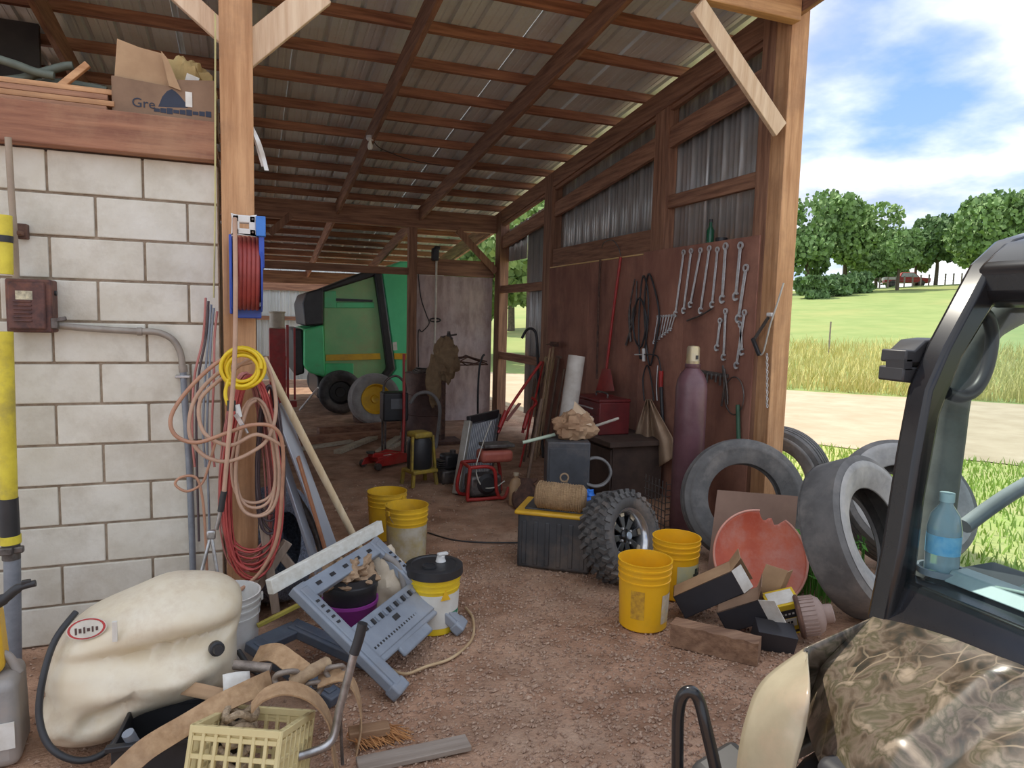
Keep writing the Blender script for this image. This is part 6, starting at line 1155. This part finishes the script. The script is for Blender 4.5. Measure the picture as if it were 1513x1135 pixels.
U.part('lamp_bowl', MB().lathe([(0, .0), (.03, .005), (.045, .03)], 20, caps=False, M=axis_frame(AY(1128, 1070, 1.12) + Vector((.04, 0, 0)), (-1, .1, .1))), mat('red_reflector', (.45, .12, .1), rough=.3), hl)
U.part('grille', MB().span((1.03, YL + .2, .62), (1.12, YR - .2, .86)), M_black, bevel=.02)
U.part('front_body', MB().prism([(1.0, .45), (1.0, .70), (1.10, .78), (1.45, .90), (1.62, .90), (1.62, .40)], -YR + .10, -YL - .10, rotm(PI / 2)), M_black, bevel=.02)
U.part('bumper', MB().span((.90, YL + .15, .50), (1.0, YR - .0, .70)), M_black, bevel=.03, seg=3); U.part('bumper_end', MB().prism([(.90, .50), (1.04, .50), (1.05, .74), (.93, .70)], -YR - .06, -YR + .1, rotm(PI / 2)), M_black, bevel=.02)
for s in (0, 1):
    def my(p): return p if s == 0 else Vector((p.x, YR + YL - p.y, p.z))
    U.hose('brush_guard', [my(p) for p in (AY(1000, 1215, 1.22), AY(1001, 1130, 1.22), AY(1002, 1060, 1.22), AY(1008, 1030, 1.215), AY(1021, 1022, 1.20), AY(1033, 1036, 1.19), AY(1043, 1075, 1.17), AY(1058, 1140, 1.15), AY(1072, 1215, 1.13))], .0135, M_blk, n=14)
U.part('floor_pan', MB().span((1.5, YL, .38), (2.9, YR, .45)), M_black); U.part('cargo_bed', MB().span((2.6, YL - .02, .62), (3.5, YR + .02, .70)).span((2.6, YR - .02, .70), (3.5, YR + .02, .95)).span((2.6, YL - .02, .70), (3.5, YL + .02, .95)).span((3.46, YL, .70), (3.5, YR, .95)), M_camo, bevel=.01)
for x in (1.30, 3.0):
    for y in (YR - .10, YL + .10):
        w = U.part('wheel', MB().lathe(tyre_prof(.30, .22, .16, 3), 36, axis_frame((x, y, .30), (0, 1, 0)), closed=True), M_rubber, smooth=40); U.part('hub', MB().lathe([(0, -.06), (.16, -.06), (.165, 0), (.16, .06), (0, .06)], 20, axis_frame((x, y, .30), (0, 1, 0))), M_dsteel, w)
for s in (YR - .25, YL + .25): U.part('axle', MB().bar((1.3, s, .3), (1.3, YM, .42), .06, .06).bar((3.0, s, .3), (3.0, YM, .42), .06, .06), M_dsteel)
# things on the dash
t = thing('water_bottle', 'half full clear water bottle with a blue label in the dash cup ring', 'bottle', (1.515, 1.095, 1.128))
MB().lathe([(0, 0), (.034, 0), (.036, .01), (.036, .11), (.03, .14), (.014, .165), (.014, .18)], 24).build('bottle', mat('clear_plastic', (.62, .78, .84), (.55, .72, .8), rough=.12, trans=.6), t); MB().lathe([(.0365, .05), (.0365, .095)], 24, caps=False).build('label', mat('bottle_blue', (.12, .42, .72), (.3, .6, .8), sc=30, rough=.4), t, fix=False); MB().lathe([(.016, .172), (.016, .192), (0, .192)], 18).build('cap', mat('pale_cap', (.55, .72, .75), rough=.4), t)
o = MB().grid(lambda u, v: (1.50 + .22 * u, .62 + .34 * v, 1.145 + .02 * math.sin(5 * u + 3 * v) + .03 * u), 14, 10).build('folded_cloth', mat('pale_green_cloth', (.52, .60, .52), (.42, .5, .43), rough=.9), solid=.006, smooth=60); tag(o, 'pale green cloth lying on the dashboard behind the windshield', 'cloth')
# ================================================================ OUTSIDE
M_grass = mat('pasture', (.29, .35, .115), (.22, .30, .085), sc=.5, rough=.95, dirt=(.38, .36, .13), dsc=.09, damt=.75, det=10)
M_verge = mat('verge_grass', (.42, .50, .14), (.50, .46, .2), sc=1.4, rough=.95, bump=.4, bsc=60, det=9)
M_road = mat('gravel_road', (.56, .44, .31), (.46, .35, .235), sc=1.5, rough=.95, dirt=(.42, .31, .2), dsc=.5, damt=.5, bump=.2, bsc=30, det=9)
struct(MB().grid(lambda u, v: (4.2 + 60 * u, -30 + 95 * v, -.03), 4, 4).build('ground_verge', M_verge), 'rough grass verge beside the barn')
def ST(s, t): return ((s - t) * .7071, (s + t) * .7071)      # s across the road, t along it
def road_fn(u, v):
    t = -70 + 130 * u; s0 = 10.9 - .16 * min(0, max(-14, t)) * -1 + .25 * noise.noise((t * .6, 0, 0)); s1 = 19.4 + .2 * noise.noise((t * .5, 5, 0))
    s = s0 + (s1 - s0) * v; x, y = ST(s, t); return (x, y, -.018)
struct(MB().grid(road_fn, 90, 4).build('ground_road', M_road), 'pale sunlit gravel road')
def hill(s, t):
    k = max(0, min(1, (s - 20) / 78)); e = k * k * (3 - 2 * k) * .45 + k * .55
    top = 6.3 - .052 * t
    return -.025 + e * max(1.5, top) - max(0, s - 98) * .06 + .12 * noise.noise((s * .12, t * .12, 0)) * k
def field_fn(u, v):
    s = 19.2 + 120 * u; t = -130 + 260 * v; x, y = ST(s, t); return (x, y, hill(s, t))
struct(MB().grid(field_fn, 70, 90).build('ground_field', M_grass, fix=False), 'sunlit green pasture rising to a line of trees')
def blades(name, region, n, h, m, label, cat='grass', w=.008):
    b = MB()
    for _ in range(n):
        x, y, z = region(); a = random.uniform(0, 6.28); hh = h * random.uniform(.5, 1.2); l = random.uniform(-.5, .5) * hh; q = random.uniform(-.5, .5) * hh
        dx, dy = math.cos(a) * w, math.sin(a) * w; o = len(b.v)
        b.v += [(x - dx, y - dy, z), (x + dx, y + dy, z), (x + dx * .7 + l * .4, y + dy * .7 + q * .4, z + hh * .6), (x - dx * .7 + l * .4, y - dy * .7 + q * .4, z + hh * .6), (x + l, y + q, z + hh)]
        b.f += [(o, o + 1, o + 2, o + 3), (o + 3, o + 2, o + 4)]
    return tag(b.build(name, m, fix=False, smooth=0), label, cat, kind='stuff')
M_blade = mat('grass_blade', (.36, .50, .10), (.26, .40, .07), sc=3, rough=.8)
M_seed = mat('dry_grass', (.68, .60, .24), (.5, .47, .16), sc=3, rough=.8)
def vr():
    while True:
        x = random.uniform(4.3, 9.5); y = random.uniform(2, 12)
        if .7071 * (x + y) < 10.6 and not (x < 4.5): return x, y, -.03
blades('verge_grass', vr, 9000, .09, M_blade, 'short grass between the barn and the gravel road')
def fr():
    s = 19.6 + 14 * random.random() ** 1.5; t = random.uniform(-13, 7); x, y = ST(s, t); return x, y, hill(s, t)
blades('tall_grass', fr, 14000, .5, M_seed, 'yellow seeding grass along the far edge of the road', w=.014)
M_leaf = [mat('tree_leaf_%d' % k, c, tuple(v * .62 for v in c), sc=.35, rough=.7) for k, c in enumerate(((.22, .36, .12), (.27, .42, .13), (.17, .29, .11)))]
M_bark = mat('tree_bark', (.16, .12, .09), (.09, .07, .05), sc=8, rough=.9)
def tree(x, y, z, h, rad, label, k=0, n=7000, trunk=.25, leaf=.25, name='oak_tree', group='trees on the pasture ridge'):
    t = thing(name, label, 'tree', (x, y, z), group=group); b = MB()
    b.tube([(0, 0, -.3), (.05, 0, h * trunk), (0, .1, h * .55)], [h * .028, h * .022, h * .012], 7).build('trunk', M_bark, t)
    b = MB(); lobes = [(0, 0, h * .64, rad * .62, h * .30)]
    for _ in range(15):
        a = random.uniform(0, 6.28); rr = rad * random.uniform(.35, .75); lobes.append((math.cos(a) * rr, math.sin(a) * rr, h * random.uniform(trunk + .16, .8), rad * random.uniform(.22, .5), h * random.uniform(.09, .2)))
    for _ in range(n):
        cx, cy, cz, r, rh = random.choice(lobes); a = random.uniform(0, 6.28); q = random.uniform(-1, 1); f = random.uniform(.72, 1.06); s = math.sqrt(1 - q * q)
        p = Vector((cx + r * s * math.cos(a) * f, cy + r * s * math.sin(a) * f, cz + rh * q * f)); R_ = rotm(random.uniform(0, 6), random.uniform(0, 6), random.uniform(0, 6)); l = leaf * random.uniform(.6, 1.3)
        o = len(b.v)
        for (i, j) in ((-1, -.5), (0, -.8), (1, -.3), (.7, .6), (-.5, .8)): b.v.append(tuple(p + R_ @ Vector((i * l, j * l, (i * j) * .2 * l))))
        b.f.append((o, o + 1, o + 2, o + 3, o + 4))
    b.build('crown', M_leaf[k % 3], t, fix=False, smooth=0); return t
def tpx(px, s):
    # the place on the ridge (given distance s across the field) seen at image column px
    r = ray(px, 470); q = s / (.7071 * (r.x + r.y)); x, y = r.x * q, r.y * q; return x, y, hill(s, .7071 * (y - x))
for i, (px, s, h, rad, lab) in enumerate((
    (1188, 80, 11.0, 4.9, 'large light green oak beside the corner post'), (1243, 92, 12, 4.8, 'broad green oak with a yellow-green lit side'),
    (1290, 112, 11, 4.2, 'dark green oak between the broad oak and the small ridge trees'), (1322, 81, 6.6, 2.3, 'small oak on the ridge on the near side of the red truck'), (1347, 99, 7.4, 2.5, 'oak crown right behind the red truck'),
    (1378, 92, 8.4, 3.1, 'round-headed oak standing alone on the ridge with a bare trunk'), (1458, 84, 10.2, 4.4, 'tall oak showing above the vehicle roof'), (1500, 98, 11.5, 4.6, 'oak partly hidden by the vehicle roof'))):
    x, y, z = tpx(px, s); tree(x, y, z, h, rad, lab, i, trunk=.16 if i not in (3, 4, 5) else .24)
for i, (px, s) in enumerate(((1196, 70), (1232, 73), (1262, 77))):
    x, y, z = tpx(px, s); tree(x, y, z - .4, 2.6, 1.7, ('low shrub in the shade of the large oak by the corner post', 'low shrub below the broad lit oak', 'low shrub where the fence starts to climb the ridge')[i], 2, 2200, .05, .2, 'ridge_shrub', 'shrubs under the ridge oaks')
for i, (x, y, h, lab) in enumerate(((8.2, 25, 7, 'tree seen through the open bay past the far post'), (14.5, 38, 10, 'tree seen above the plywood partition'), (6.5, 42, 10, 'distant tree behind the open bay'), (22, 34, 10, 'leafy tree framed by the gap in the side wall'))):
    tree(x, y, -.1, h, 3.6, lab, 1, 6000, .12, .16, 'yard_tree', 'trees behind the barn')
# fence and truck on the ridge
M_wpost = mat('fence_wood', (.36, .31, .26), (.22, .18, .15), sc=6)
fe = thing('wire_fence', 'wire fence with weathered posts along the tree line', 'fence', (0, 0, 0))
pp = []
for px in range(1176, 1452, 12):
    s = 80 + (px - 1176) * .062; x, y, z = tpx(px, s); pp.append(Vector((x, y, z)))
    MB().tube([(x, y, z - .2), (x, y, z + 1.25)], .09, 6).build('post', M_wpost, fe)
for hgt in (.45, .8, 1.15): MB().tube([p + Vector((0, 0, hgt)) for p in pp], .02, 4).build('wire', M_dsteel, fe)
x, y, z = tpx(1334, 95); tr = thing('pickup_truck', 'red and white pickup parked under the ridge trees', 'truck', (x, y, z), rz=-.7)
b = MB().prism([(-2.4, .45), (2.4, .45), (2.45, .95), (1.3, 1.05), (.75, 1.65), (-.6, 1.65), (-.85, 1.1), (-2.4, 1.1)], -.9, .9, rotm(PI / 2)); b.build('body', M_red, tr, bevel=.06)
MB().prism([(.7, 1.08), (1.15, 1.08), (.68, 1.58), (-.5, 1.58), (-.7, 1.12)], -.915, .915, rotm(PI / 2)).build('windows', mat('car_glass', (.5, .55, .6), rough=.1), tr)
MB().span((-2.45, -.92, .75), (-.9, .92, 1.08)).build('bed_panel', M_white, tr, bevel=.04)
for sx in (-1.5, 1.5):
    for sy in (-.85, .85): MB().lathe([(.12, -.1), (.36, -.1), (.36, .1), (.12, .1)], 16, T(sx, sy, .36) @ rotm(PI / 2)).build('wheel', M_rubber, tr)
fp = G(1228, 525); x, y = fp.x, fp.y
o = MB().tube([(0, 0, -.2), (0, 0, 1.3)], .035, 6).build('fence_stake', M_wpost); o.location = tpx(1228, 30); tag(o, 'lone thin stake standing in the tall yellow grass', 'stake')
